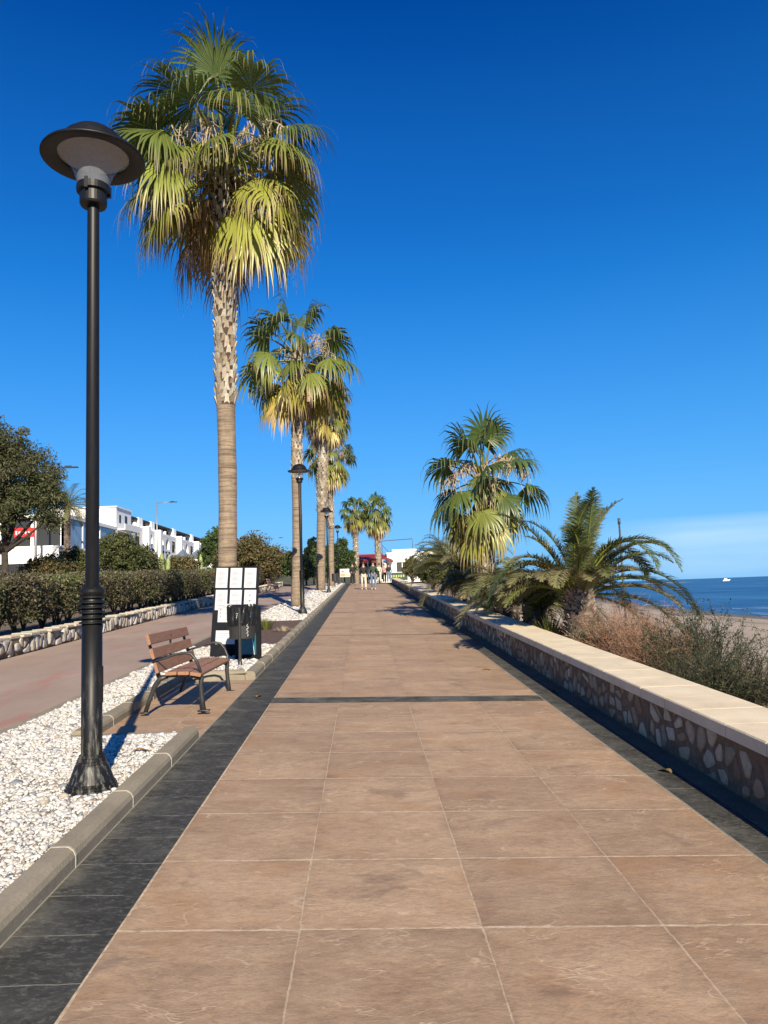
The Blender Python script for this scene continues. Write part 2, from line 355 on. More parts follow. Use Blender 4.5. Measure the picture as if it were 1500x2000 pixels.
def mat_wood():
    m, t, b = newmat('bench_wood'); p = objc(t); n = noise(t, mapping(t, p, (14, 1.2, 14)), 4, 6, .6, .4)
    setc(t, b, ramp(t, n, [(.3, (.27, .125, .062)), (.7, (.42, .215, .12))])); b.inputs['Roughness'].default_value = .55
    bump(t, b, n, .002); return m
def mat_trunk(name, a, b_, ringscale=9.0):
    m, t, b = newmat(name); p = objc(t)
    pp = mapping(t, p, (.9, .9, ringscale)); n = noise(t, pp, 2.2, 6, .65, .5); n2 = noise(t, mapping(t, p, (3, 3, .8)), 5, 6, .7)
    c = ramp(t, n, [(.32, a), (.6, b_)]); c = mixc(t, .6, c, ramp(t, n2, [(.3, .68), (.7, 1.25)]), 'MULTIPLY')
    setc(t, b, c); b.inputs['Roughness'].default_value = .9; bump(t, b, mathn(t, 'ADD', n, mathn(t, 'MULTIPLY', n2, .5)), .02); return m
def mat_blackpaint():
    m, t, b = newmat('black_painted_iron'); p = objc(t)
    n = noise(t, mapping(t, p, (9, 9, 1.2)), 3, 6, .7)
    s = N(t, 'ShaderNodeSeparateXYZ'); t.links.new(p, s.inputs[0])
    low = ramp(t, s.outputs[2], [(0.0, 1.0), (.30, .75), (.55, .2), (.9, 0.0)])
    ch = mathn(t, 'MULTIPLY', low, ramp(t, noise(t, mapping(t, p, (34, 34, 6)), 1.0, 5, .7), [(.50, 0.0), (.66, .8)]))
    c = ramp(t, n, [(.3, (.006, .006, .006)), (.75, (.016, .016, .016))]); c = mixc(t, ch, c, (.26, .25, .21))
    setc(t, b, c); b.inputs['Roughness'].default_value = .45; b.inputs['Specular IOR Level'].default_value = .3; return m
def mat_glass(name, col=(.9, .9, .92), rough=.12, alpha=.35):
    m, t, b = newmat(name); n = noise(t, objc(t), 30, 4)
    setc(t, b, ramp(t, n, [(.3, tuple(c*.85 for c in col)), (.7, col)]))
    b.inputs['Roughness'].default_value = rough; b.inputs['Alpha'].default_value = alpha; return m
M = dict(
 tiles=mat_tiles(), slateL=mat_slate('black_slate_edging', X_SL, X_L), slateR=mat_slate('black_slate_border', 1.955, 2.4),
 kerb=mat_kerb(), mortar=simple('mortar_joint', (.50, .46, .35), .9, var=.2, scale=30), red=mat_redpath(),
 soil=mat_soil('dry_soil', (.13, .095, .065), (.25, .19, .13)), bark=mat_soil('brown_bark_mulch', (.11, .062, .048), (.24, .15, .12), 12, .03),
 grav=mat_soil('white_gravel_bed', (.40, .37, .33), (.66, .63, .58), 28, .02), sand=mat_sand(), sea=mat_sea(), cap=mat_stone_cap(),
 stone=colmat('rubble_stone', .85, .012, 22), wallmortar=simple('brown_wall_mortar', (.23, .15, .09), .95, var=.35, scale=18, bmp=.01, coords='geo'),
 pebble=colmat('white_marble_pebble', .6, 0, 60, .4, .08), wood=mat_wood(), iron=simple('dark_cast_iron', (.035, .035, .034), .45, var=.25, scale=30),
 black=mat_blackpaint(), boardb=simple('black_board', (.010, .012, .016), .75, var=.3, spec=.12), paper=simple('white_paper', (.60, .61, .64), .8, var=.03, spec=.1),
 ink=simple('printed_grey_text', (.28, .30, .35), .8, var=.15, scale=60), inkdark=simple('printed_dark_marks', (.12, .12, .14), .8),
 teal=simple('teal_print', (.01, .13, .19), .4), chrome=simple('grey_metal', (.45, .46, .48), .35, metal=.8),
 lens=mat_glass('clear_lamp_glass', (.70, .78, .88), .05, .22), reflector=simple('lamp_reflector', (.26, .225, .19), .5, var=.2, scale=50),
 white=simple('white_render', (.80, .79, .76), .8, var=.05, scale=2, coords='geo', k=1), cream=simple('cream_render', (.74, .69, .60), .8, var=.08, scale=2, coords='geo'),
 dark=simple('dark_opening', (.020, .022, .025), .5), darkwood=simple('dark_pergola_wood', (.05, .035, .03), .7), redcloth=simple('dark_red_awning', (.25, .018, .022), .7),
 redsign=simple('red_sign', (.55, .02, .02), .5), greycloth=simple('grey_blue_canopy', (.14, .18, .24), .7), glassb=simple('blue_grey_window_sheet', (.25, .33, .45), .2, var=.3, scale=1.5),
 ledgrey=simple('galvanised_steel', (.42, .42, .42), .45, metal=.6), leddark=simple('lamp_head_grey', (.06, .07, .08), .5),
 palmleaf=leafmat('fan_palm_leaf', .26, .38, .5), dateleaf=leafmat('date_palm_leaf', .22, .42, .5), leaf=leafmat('shrub_leaf', .25, .55, .3), twig=simple('twig_bark', (.10, .07, .05), .9, var=.3),
 trunkring=mat_trunk('ringed_palm_trunk', (.15, .105, .07), (.36, .275, .19), 11.0), trunkdark=simple('dark_trunk_core', (.075, .055, .04), .95, var=.4, scale=10, bmp=.02),
 boot=colmat('palm_leaf_base', .85, .006, 30, .2, .3), barkt=simple('tree_bark', (.055, .043, .033), .95, var=.4, scale=8, bmp=.02),
 cactus=simple('cactus_skin', (.30, .36, .12), .6, var=.3, scale=6), skin=simple('skin', (.50, .30, .21), .55, var=.05), hair=simple('dark_hair', (.035, .022, .015), .6),
 blacktop=simple('black_cloth', (.012, .012, .014), .8), greentop=simple('dark_green_cloth', (.03, .06, .035), .8), cremecloth=simple('cream_cloth', (.66, .60, .47), .8),
 denim=simple('blue_denim', (.12, .19, .30), .8, var=.2, scale=20), whitecloth=simple('white_cloth', (.75, .75, .74), .7), pinkcloth=simple('pink_cloth', (.55, .28, .26), .8), bag=simple('black_plastic_bag', (.012, .012, .013), .22, var=.2, bmp=.01),
 hill=mat_soil('scrub_hillside', (.045, .06, .025), (.12, .11, .06), .05, .5), poster=colmat('printed_poster', .6, 0, 10, .3, .1), plaza=mat_soil('pale_plaza_paving', (.38, .33, .27), (.50, .45, .38), 2, .004),
)

# ------------------------------------------------------------------ ground sheets
def sheet(name, x0, x1, ys, zf, mat, nx=2, kind='structure'):
    xs = [x0+(x1-x0)*i/(nx-1) for i in range(nx)] if not callable(x0) else None
    vs = []; n = 0
    for y in ys:
        row = xs if xs else [x0(y)+(x1(y)-x0(y))*i/(nx-1) for i in range(nx)]
        vs += [(x, y, zf(x, y)) for x in row]
    fs = [(i*nx+k, i*nx+k+1, (i+1)*nx+k+1, (i+1)*nx+k) for i in range(len(ys)-1) for k in range(nx-1)]
    mb = MB(); mb.add(vs, fs); o = mb.build(name, mat); o['kind'] = kind; return o
YS = [-6+i for i in range(70)]+[66, 80, 110]
def gl(x, y):                                   # left land
    z = profv(y)-0.06
    z = z+np.where(x < -6.5, .30, 0)+np.clip((-x-12)*.13, 0, 7)
    return z
xg = np.array([-900, -500, -200, -120, -90, -70, -50, -40, -30, -22, -16, -12, -9, -7, -6.7, -6.3, -5, -3, -1.7, -1.2, 0, 1, 2, 2.4, 2.9, 3.2, 3.6])
yg = np.array([-60, -30, -8]+list(range(-4, 66, 2))+[63, 63.5, 70, 80, 100, 130, 170, 220, 300, 500, 900, 1600, 3000]); yg = np.unique(np.sort(yg))
GX, GY = np.meshgrid(xg, yg); GZ = gl(GX, GY)
def gridmesh(name, X, Y, Z, mat, kind='structure'):
    ny, nx = X.shape; V = np.stack([X, Y, Z], -1).reshape(-1, 3)
    i = np.arange((ny-1)*(nx-1)); r_, c_ = i//(nx-1), i % (nx-1); a = r_*nx+c_
    o = npmesh(name, V, np.stack([a, a+1, a+nx+1, a+nx], 1), mat, smooth=True); o['kind'] = kind; return o
gridmesh('ground', GX, GY, GZ, M['soil'])
sy = np.array([-80, 74, 91, 131, 169, 400, 800, 930, 1000, 1060, 1180, 3000.]); sxx = np.array([38, 39.7, 41.1, 47, 54, 95, 215, 415, 432, 420, 370, -400.])
yb = np.unique(np.concatenate([np.arange(-60, 40, 1.5), np.arange(40, 180, 6), np.arange(180, 1300, 30), [1500, 2000, 3000]]))
fr = np.concatenate([np.linspace(0, .5, 40)**1.2, np.linspace(.5, 1.0, 22)[1:], [1.06, 1.15, 1.4]])
XS = np.interp(yb, sy, sxx); BX = 2.75+(XS[:, None]-2.75)*fr[None, :]; BY = np.repeat(yb[:, None], len(fr), 1)
dd = XS[:, None]-BX; low = np.where(dd > 0, -2.5+.34*(1-np.exp(-np.maximum(dd, 0)/9)), -2.5+.04*dd)
low = low+np.where(dd > 4, .07*np.sin(BX*1.3+BY*.7)*np.cos(BY*.9-BX*.4)+.04*np.sin(BX*3.1-BY*1.9), 0)
sm = np.clip((BX-4.6)/(6.0), 0, 1); sm = sm*sm*(3-2*sm)
BZ = (1-sm)*(profv(BY)+.0-.0275*2.8)+sm*low
gridmesh('beach', BX, BY, BZ, M['sand'])
V = [(6, -300, -2.5), (30000, -300, -2.5), (30000, 30000, -2.5), (6, 30000, -2.5)]
xs_ = np.array([3, 30, 60, 120, 400, 1500, 6000, 40000.]); ys_ = np.array([-300, 0, 60, 130, 300, 1000, 4000, 12000, 40000.])
SX, SY = np.meshgrid(xs_, ys_); gridmesh('sea', SX, SY, SX*0-2.5, M['sea'])
# left coast past the bay and scrub hills behind the town
def hills(name, pts, depth, y0):
    rng = np.random.RandomState(3); xs = np.linspace(pts[0][0], pts[-1][0], 90); top = np.interp(xs, [p[0] for p in pts], [p[1] for p in pts])
    rows = np.linspace(0, 1, 14); X = np.repeat(xs[None], 14, 0); Y = y0+depth*rows[:, None]+0*X
    prof_ = np.sin(rows*PI/2)[:, None]; Z = top[None]*prof_+rng.uniform(-.03, .03, X.shape)*top[None]*prof_*1.2
    return gridmesh(name, X, Y, Z, M['hill'])
hills('hills', [(-700, 85), (-420, 60), (-250, 44), (-150, 36), (-95, 33), (-60, 31), (-20, 24), (20, 14), (60, 3)], 260, 420)

sheet('promenade', X_L, X_R, YS, lambda x, y: P(x, y), M['tiles'], 5)
sheet('slate_edging', X_SL, X_L, YS, lambda x, y: P(x, y)+.0005, M['slateL'], 3)
sheet('slate_border', X_R, 2.37, YS, lambda x, y: P(x, y)+.0005, M['slateR'], 3)
mb = MB(); ya, yb_ = 8.475, 8.80
mb.add([(X_L, ya-.0216*X_L, P(X_L, ya)+.004), (X_R, ya-.0216*X_R, P(X_R, ya)+.004), (X_R, yb_-.0216*X_R, P(X_R, yb_)+.004), (X_L, yb_-.0216*X_L, P(X_L, yb_)+.004)], [(0, 1, 2, 3)])
mb.build('slate_cross_band', M['slateR'])['kind'] = 'structure'
# recess for the bench, paved like the promenade
REC = (6.80, 10.25, -2.44)
sheet('bench_recess_paving', REC[2], X_SL, [REC[0], 8, 9, REC[1]], lambda x, y: P(max(x, -1.492), y)+(-.0275)*(x-max(x, -1.492))*.5, M['tiles'], 3)
def recz(x, y): return P(-1.492, y)-.01375*(x+1.492)
bedz = lambda x, y: prof(y)+.115
def bedsheet(name, x0, x1, y0, y1, mat, dz=0):
    ys = [y0]+[y for y in range(int(math.ceil(y0+.3)), int(y1-.2))]+[y1]
    return sheet(name, x0, x1, ys, lambda x, y: bedz(x, y)+dz, mat, 3)
XB = -3.26      # edge between gravel and red path
bedsheet('gravel_bed', XB, -1.60, -4, REC[0]-.06, M['grav']); bedsheet('gravel_bed', XB, REC[2]-.12, REC[0]-.06, REC[1]+.1, M['grav'])
bedsheet('gravel_bed', XB, -1.60, REC[1]+.1, 14.1, M['grav']); bedsheet('bark_bed', XB, -1.60, 14.1, 20.4, M['bark'])
bedsheet('gravel_bed', XB, -1.60, 20.4, 64, M['grav'])
bedsheet('red_path', -6.3, XB-.09, -4, 64, M['red'], -.02)
sheet('plaza', -30, 12, [63.2, 70, 84, 100], lambda x, y: 2.1+.01-(.0275*x if -1.7 < x < 3 else 0)*0+.004, M['plaza'], 9)
# path edging strip between red path and gravel
mb = MB()
for y in range(-4, 64):
    a, b = prof(y)+.0, prof(y+1)+.0; x0, x1 = XB-.09, XB
    mb.add([(x0, y+.004, a-.05), (x1, y+.004, a-.05), (x1, y+.996, b-.05), (x0, y+.996, b-.05), (x0, y+.004, a+.12), (x1, y+.004, a+.12), (x1, y+.996, b+.12), (x0, y+.996, b+.12)],
           [(4, 5, 6, 7), (0, 1, 5, 4), (1, 2, 6, 5), (2, 3, 7, 6), (3, 0, 4, 7)])
mb.build('path_edging', M['kerb'])['kind'] = 'structure'
# kerb stones
def kerb_run(mb, mo, pts, zf, h=.100, w=.135, piece=.95, off=0.0):
    """pts: two 2-D points; kerb body to the LEFT of the direction of travel"""
    a = np.array(pts[0], float); b = np.array(pts[1], float); L = np.linalg.norm(b-a); t = (b-a)/L; nrm = np.array([-t[1], t[0]])
    n = max(1, int(round(L/piece))); g = .005
    prf = [(0, -.08), (0, h*.55), (.012, h*.8), (.035, h*.97), (.05, h), (w-.012, h), (w, h-.01), (w, -.08)]
    for i in range(n):
        s0, s1 = L*i/n+g, L*(i+1)/n-g; vs = []
        for s_ in (s0, s1):
            for o_, z in prf:
                q = a+t*s_+nrm*o_; vs.append((q[0], q[1], zf(a[0]+t[0]*s_, a[1]+t[1]*s_)+z))
        k = len(prf); mb.add(vs, [(j, j+1, k+j+1, k+j) for j in range(k-1)]+[tuple(range(k))[::-1], tuple(range(k, 2*k))])
        if i:
            vs = []
            for s_ in (L*i/n-g*1.5, L*i/n+g*1.5):
                for o_, z in prf:
                    q = a+t*s_+nrm*(o_+(-.003 if o_ < w/2 else .003)); vs.append((q[0], q[1], zf(a[0]+t[0]*s_, a[1]+t[1]*s_)+z+.003))
            mo.add(vs, [(j, j+1, k+j+1, k+j) for j in range(k-1)]+[tuple(range(k))[::-1], tuple(range(k, 2*k))])
kb = MB(); km = MB()
pz = lambda x, y: P(X_SL, y)
kerb_run(kb, km, ((X_SL, -3.62), (X_SL, 6.86)), pz)
kerb_run(kb, km, ((REC[2], REC[0]), (REC[2], REC[1])), lambda x, y: recz(REC[2], y), h=.10, piece=.7)
kerb_run(kb, km, ((REC[2]-.1, REC[1]), (X_SL-.14, REC[1]+.14)), lambda x, y: recz(x, y), h=.115, w=.12, piece=1.1)
kerb_run(kb, km, ((X_SL, 10.36), (X_SL, 63.0)), pz)
kb.build('kerb', M['kerb'])['kind'] = 'structure'; km.build('kerb_mortar', M['mortar'])['kind'] = 'structure'
mb = MB(); mb.box(REC[2]-.15, X_SL-.135, REC[0]-.07, REC[0]-.002, .15, bedz(0, REC[0])+.006); mb.build('recess_edge', M['kerb'])['kind'] = 'structure'

# ------------------------------------------------------------------ pebbles
def icos():
    g = (1+5**.5)/2
    v = np.array([(-1, g, 0), (1, g, 0), (-1, -g, 0), (1, -g, 0), (0, -1, g), (0, 1, g), (0, -1, -g), (0, 1, -g), (g, 0, -1), (g, 0, 1), (-g, 0, -1), (-g, 0, 1)], float)
    f = np.array([(0, 11, 5), (0, 5, 1), (0, 1, 7), (0, 7, 10), (0, 10, 11), (1, 5, 9), (5, 11, 4), (11, 10, 2), (10, 7, 6), (7, 1, 8), (3, 9, 4), (3, 4, 2), (3, 2, 6), (3, 6, 8), (3, 8, 9), (4, 9, 5), (2, 4, 11), (6, 2, 10), (8, 6, 7), (9, 8, 1)])
    return v/np.linalg.norm(v[0]), f
IV, IF = icos()
def pebbles(name, regions, seed=1, mat=None, label=None):
    rng = np.random.RandomState(seed); C = []; SZ = []
    for x0, x1, y0, y1, dens, size in regions:
        n = int((x1-x0)*(y1-y0)*dens); x = rng.uniform(x0, x1, n); y = rng.uniform(y0, y1, n)
        C.append(np.stack([x, y, profv(y)+.115+rng.uniform(-.004, .011, n)], 1)); SZ.append(size*rng.lognormal(0, .38, n))
    C = np.concatenate(C); s = np.concatenate(SZ); n = len(C)
    keep = (np.hypot(C[:, 0]+1.81, C[:, 1]-5.12) > .17); C = C[keep]; s = s[keep]; n = len(C)
    jit = rng.uniform(.62, 1.3, (n, 12, 1))*IV[None]
    sc = np.stack([rng.uniform(.8, 1.35, n), rng.uniform(.6, 1.0, n), rng.uniform(.4, .75, n)], 1)*s[:, None]
    L = jit*sc[:, None, :]
    a = rng.uniform(0, 2*PI, n); tl = rng.uniform(-.5, .5, n)
    ct, st = np.cos(tl)[:, None], np.sin(tl)[:, None]
    y1, z1 = L[..., 1]*ct-L[..., 2]*st, L[..., 1]*st+L[..., 2]*ct
    ca, sa = np.cos(a)[:, None], np.sin(a)[:, None]
    V = np.stack([L[..., 0]*ca-y1*sa, L[..., 0]*sa+y1*ca, z1], -1)+C[:, None, :]
    F = (IF[None]+12*np.arange(n)[:, None, None]).reshape(-1, 3)
    r = rng.rand(n); base = np.array([.72, .70, .655])[None]*rng.uniform(.72, 1.08, (n, 1))
    base[r < .13] = np.array([.58, .52, .42])*rng.uniform(.7, 1.1, ((r < .13).sum(), 1))
    base[r < .05] = np.array([.36, .27, .20])*rng.uniform(.6, 1.2, ((r < .05).sum(), 1)); base[(r > .965)] = (.22, .24, .26)
    o = npmesh(name, V.reshape(-1, 3), F, mat or M['pebble'], cols=np.repeat(np.clip(base, 0, .9), 12, 0))
    o['kind'] = 'stuff'; return o
o = pebbles('white_gravel', [(-3.22, -1.64, 1.6, 4.4, 4200, .0125), (-3.24, -1.64, 4.4, REC[0]-.09, 3300, .0135), (-3.24, REC[2]-.15, REC[0]-.09, 10.4, 2000, .0165), (-3.24, -1.64, 10.5, 14.1, 1000, .022),
                             (-3.24, -1.64, 20.4, 34, 320, .034), (-3.24, -1.64, 34, 62, 90, .05)])
tag(o, 'loose white marble gravel filling the beds beside the kerb', 'gravel')

# ------------------------------------------------------------------ masonry walls
def clip(poly, p, n):
    out = []
    for i in range(len(poly)):
        a, b = poly[i], poly[(i+1) % len(poly)]; da, db = (a-p)@n, (b-p)@n
        if da <= 0: out.append(a)
        if da*db < 0: out.append(a+(b-a)*da/(da-db))
    return out
def masonry(name, y0, y1, xf, out, v0, v1, cw, ch, gap, depth, seed, parent, palette, z0f, jitter=.8, drop=0.0, shr=(.9, 1.0)):
    """stones on the vertical plane x = xf, standing out along out (+1/-1)"""
    rng = np.random.RandomState(seed); mb = MB(); y = y0
    nr = max(1, int(round((v1-v0)/ch)))
    while y < y1:
        k = 1.0+max(0, (y-14))/28; seg = min(cw*k*10, y1-y); m = max(1, int(round(seg/(cw*k)))); nrr = max(1, int(round(nr/min(k, 1.6))))
        sites = []
        for j in range(-1, nrr+1):
            for i in range(-2, m+2):
                sites.append(((i+.5+.5*(j % 2)+rng.uniform(-.5, .5)*jitter)*seg/m, v0+(j+.5+rng.uniform(-.5, .5)*jitter)*(v1-v0)/nrr))
        sites = np.array(sites); st = rng.get_state()
        for idx, s in enumerate(sites):
            if not (0 <= s[0] < seg and v0 < s[1] < v1): continue
            if rng.rand() < drop: continue
            R_ = cw*k*3; poly = [np.array(q) for q in ((s[0]-R_, v0), (s[0]+R_, v0), (s[0]+R_, v1), (s[0]-R_, v1))]
            poly = [q for q in poly]
            for o_ in sites:
                d = o_-s; L = np.hypot(*d)
                if L < 1e-6 or L > 3.2*max(cw*k, ch): continue
                poly = clip(poly, s+d/2-d/L*gap*.5*k, d/L)
                if len(poly) < 3: break
            if len(poly) < 3: continue
            q = np.array(poly); c = q.mean(0)
            q2 = []
            for i in range(len(q)):            # round corners
                a, b, d_ = q[i-1], q[i], q[(i+1) % len(q)]
                q2 += [b+(a-b)*.14, b+(d_-b)*.14]
            q = np.array(q2)*1.0; q = c+(q-c)*rng.uniform(*shr, (len(q), 1) if shr[0] < .9 else None)*(rng.uniform(.88, 1.0) if shr[0] < .9 else 1)
            col = np.array(palette[rng.randint(len(palette))])*rng.uniform(.75, 1.2); n = len(q); vs = []
            tx, ty = rng.uniform(-.15, .15, 2); dp = depth*rng.uniform(.5, 1.2)
            for sc, dz in ((1.0, -.01), (.97, dp*.55), (.82, dp), (.4, dp*1.12)):
                for qq in q:
                    r = c+(qq-c)*sc; yy = y+r[0]
                    vs.append((xf+out*(dz+(0 if dz < 0 else (r[0]-c[0])*tx*.3+(r[1]-c[1])*ty*.3)), yy, z0f(yy)+r[1]))
            fs = [(l*n+i, l*n+(i+1) % n, (l+1)*n+(i+1) % n, (l+1)*n+i) for l in range(3) for i in range(n)]+[tuple(3*n+i for i in range(n))]
            mb.add(vs, fs, tuple(np.clip(col, 0, .9)))
        y += seg
    return mb.build(name, M['stone'], parent, smooth=True, cols=True)
XW = 2.365; WH = .455; CT = .085
wz = lambda y: P(2.33, y)
sw = thing('sea_wall', 'long low rubble stone wall with cream slab coping on the sea side', 'wall', (0, 0, 0))
mb = MB()
for y in [i*2-4 for i in range(34)]:
    a, b = wz(y), wz(y+2)
    mb.add([(XW, y, a-.3), (2.80, y, a-.6), (2.80, y+2, b-.6), (XW, y+2, b-.3), (XW, y, a+WH-CT), (2.80, y, a+WH-CT), (2.80, y+2, b+WH-CT), (XW, y+2, b+WH-CT)], [(4, 5, 6, 7), (0, 4, 7, 3), (1, 2, 6, 5), (0, 1, 5, 4), (2, 3, 7, 6)])
mb.build('masonry_core', M['wallmortar'], sw)
PAL = [(.58, .46, .31), (.64, .52, .36), (.48, .37, .25), (.42, .33, .22), (.55, .37, .22), (.36, .22, .13), (.70, .58, .41), (.48, .29, .17)]
masonry('face_stone', 2.0, 63, XW, -1, .01, WH-CT-.01, .15, .19, .026, .010, 5, sw, PAL, wz, 1.15, .06, (.80, 1.0))
mb = MB(); jm = MB(); y = -4.0; i = 0; rng0 = np.random.RandomState(8)
while y < 63:
    L = .497; dz = rng0.uniform(-.0006, .0006); dx = rng0.uniform(-.002, .002)
    vs = []; b = .009
    x0, x1 = 2.31+dx, 2.835+dx
    prf = [(x0, WH-CT), (x0, WH-b), (x0+b, WH), (x1-b, WH), (x1, WH-b), (x1, WH-CT)]
    for yy in (y+.0035, y+L-.0030):
        for x, z in prf: vs.append((x, yy, wz(yy)+z+dz))
    mb.add(vs, [(j, j+1, 6+j+1, 6+j) for j in range(5)]+[tuple(range(6))[::-1], tuple(range(6, 12)), (0, 6, 11, 5)]); y += .4975; i += 1
mb.build('coping', M['cap'], sw)
mb = MB(); y = -4.0
while y < 62.5:
    y += .4975; vs = []
    for yy in (y-.005, y+.005):
        for x, z in ((2.314, WH-CT+.001), (2.314, WH-.010), (2.322, WH-.0015), (2.823, WH-.0015), (2.831, WH-.010), (2.831, WH-CT+.001)): vs.append((x, yy, wz(yy)+z))
    mb.add(vs, [(j, j+1, 6+j+1, 6+j) for j in range(5)])
mb.build('coping_joints', simple('pale_joint_mortar', (.72, .60, .42), .9, var=.2, scale=14), sw)
lw = thing('low_garden_wall', 'low grey rubble retaining wall with pale flat top beside the red path', 'wall')
mb = MB(); XLW = -6.33; LH = .34; lz = lambda y: prof(y)+.10
for y in [i*2-4 for i in range(32)]:
    a, b = lz(y), lz(y+2)
    mb.add([(XLW, y, a-.2), (XLW-.3, y, a-.2), (XLW-.3, y+2, b-.2), (XLW, y+2, b-.2), (XLW, y, a+LH-.03), (XLW-.3, y, a+LH-.03), (XLW-.3, y+2, b+LH-.03), (XLW, y+2, b+LH-.03)], [(4, 5, 6, 7), (0, 4, 7, 3), (1, 2, 6, 5), (0, 1, 5, 4), (2, 3, 7, 6)])
mb.build('masonry_core', M['wallmortar'], lw)
masonry('face_stone', 9.0, 60, XLW, 1, .0, LH-.02, .16, .30, .03, .045, 9, lw, [(.52, .49, .44), (.45, .43, .40), (.57, .52, .44), (.38, .36, .34), (.50, .42, .34)], lz, .8)
mb = MB(); rr = random.Random(3); y = 6.0
while y < 60:
    L = rr.uniform(.3, .6); a = lz(y)+LH; w = rr.uniform(.32, .40)
    mb.box(XLW-.31, XLW-.31+w, y, y+L-.01, a-.032, a+rr.uniform(.008, .03), (.58*rr.uniform(.9, 1.08), .51, .40), bev=.012); y += L
mb.build('top_slab', M['stone'], lw, cols=True)

# ------------------------------------------------------------------ street lamps
def make_lamp(label, loc):
    o = thing('street_lamp', label, 'street lamp', loc, 0, 'black promenade lamps along the kerb')
    mb = MB(); mb.lathe([(.165, -.03), (.165, .015), (.158, .02), (.158, .032), (.150, .036), (.150, .048), (.142, .052), (.105, .155), (.100, .165), (.095, .168), (.093, .185), (.088, .188), (.086, .205), (.080, .208), (.078, .225), (.062, .228)], n=40)
    mb.build('base', M['black'], o, smooth=False)
    mb = MB(); mb.lathe([(.067, .2), (.065, 1.22), (.045, 1.22), (.040, 4.0), (.039, 4.02), (.039, 4.05)], n=28); mb.build('pole', M['black'], o, smooth=True)
    mb = MB(); pr = [(.060, 1.07)]
    for k in range(6):
        z = 1.08+k*.034; pr += [(.062, z), (.083, z+.004), (.083, z+.014), (.066, z+.018)]
    pr += [(.078, 1.292), (.078, 1.31), (.050, 1.335), (.0445, 1.34)]; mb.lathe(pr, n=32); mb.build('ring_collar', M['black'], o)
    mb = MB(); mb.box(.045, .066, -.035, .035, .55, .80, bev=.008); mb.build('access_hatch', M['black'], o)
    mb = MB(); mb.lathe([(.041, 4.03), (.085, 4.035), (.092, 4.05), (.092, 4.13), (.112, 4.135), (.115, 4.16), (.112, 4.185), (.08, 4.19)], n=32)
    for k in range(3):
        q = k*2.1+.4; mb.box(.105*math.cos(q)-.012, .105*math.cos(q)+.012, .105*math.sin(q)-.012, .105*math.sin(q)+.012, 4.12, 4.20)
    mb.build('collar', M['black'], o, smooth=False)
    mb = MB(); mb.lathe([(.108, 4.185), (.118, 4.24), (.14, 4.30), (.18, 4.36), (.235, 4.405), (.245, 4.412)], n=40); mb.build('glass_bowl', M['lens'], o, smooth=True)
    mb = MB(); mb.lathe([(.001, 4.425), (.10, 4.432), (.24, 4.418)], n=40); q = mb.build('reflector', M['reflector'], o, smooth=True)
    mb = MB(); mb.lathe([(.055, 4.19), (.055, 4.21), (.035, 4.23), (.03, 4.32), (.0, 4.33)], n=20); mb.build('lamp_bulb', M['chrome'], o, smooth=True)
    mb = MB(); mb.lathe([(.243, 4.405), (.255, 4.400), (.338, 4.385), (.350, 4.388), (.350, 4.398), (.34, 4.412), (.27, 4.434), (.235, 4.446), (.225, 4.48), (.195, 4.545), (.14, 4.592), (.08, 4.615), (.03, 4.622), (.001, 4.623)], n=48)
    mb.build('hat_shade', M['black'], o, smooth=True); o.scale = (1, 1, .985); return o
lp = make_lamp('nearest and tallest looking black street lamp rising from the white gravel', (-1.81, 5.12, bedz(0, 5.12)-.0))
for y, lab in ((22.9, 'second black street lamp in front of a palm trunk, past the bark bed'), (40.3, 'third black street lamp between two thin palm trunks'),
               (57.7, 'fourth black street lamp near the far litter bin'), (75, 'farthest black street lamp by the red awning')):
    c = copy_tree(lp); c.location = (-1.85, y, bedz(0, y)); c['label'] = lab; c.rotation_euler.z = y
# road lamps behind the hedge
def road_lamp(label, xh, yh, zh, arm=2.0, hgt=8.0):
    o = thing('road_lamp', label, 'street lamp', (xh-arm, yh, zh-hgt), 0, 'tall slim grey road lamps')
    mb = MB(); mb.tube([(0, 0, 0), (0, 0, hgt*.5), (0, 0, hgt)], [.10, .08, .055], 8); mb.build('pole', M['ledgrey'], o, True)
    mb = MB(); mb.tube([(0, 0, hgt-.08), (arm*.8, 0, hgt-.02)], .028, 6); mb.build('arm', M['ledgrey'], o, True)
    mb = MB(); mb.box(arm*.72, arm*1.18, -.14, .14, hgt-.06, hgt+.02, bev=.03); mb.box(arm*.80, arm*1.0, -.09, .09, hgt+.02, hgt+.09, bev=.03); mb.build('lamp_head', M['leddark'], o); return o
p = aty(140, 912, 48); road_lamp('tall road lamp whose arm shows above the big left tree', *p, 2.2, 9)
p = aty(340, 980, 84); road_lamp('tall grey road lamp in front of the white apartment block', *p, 1.9, 9)
p = aty(505, 1036, 128); road_lamp('small distant road lamp above the brownish acacia', *p, 1.8, 7)
p = aty(550, 1050, 150); road_lamp('faintest road lamp right of the brownish acacia', *p, 2.0, 7)

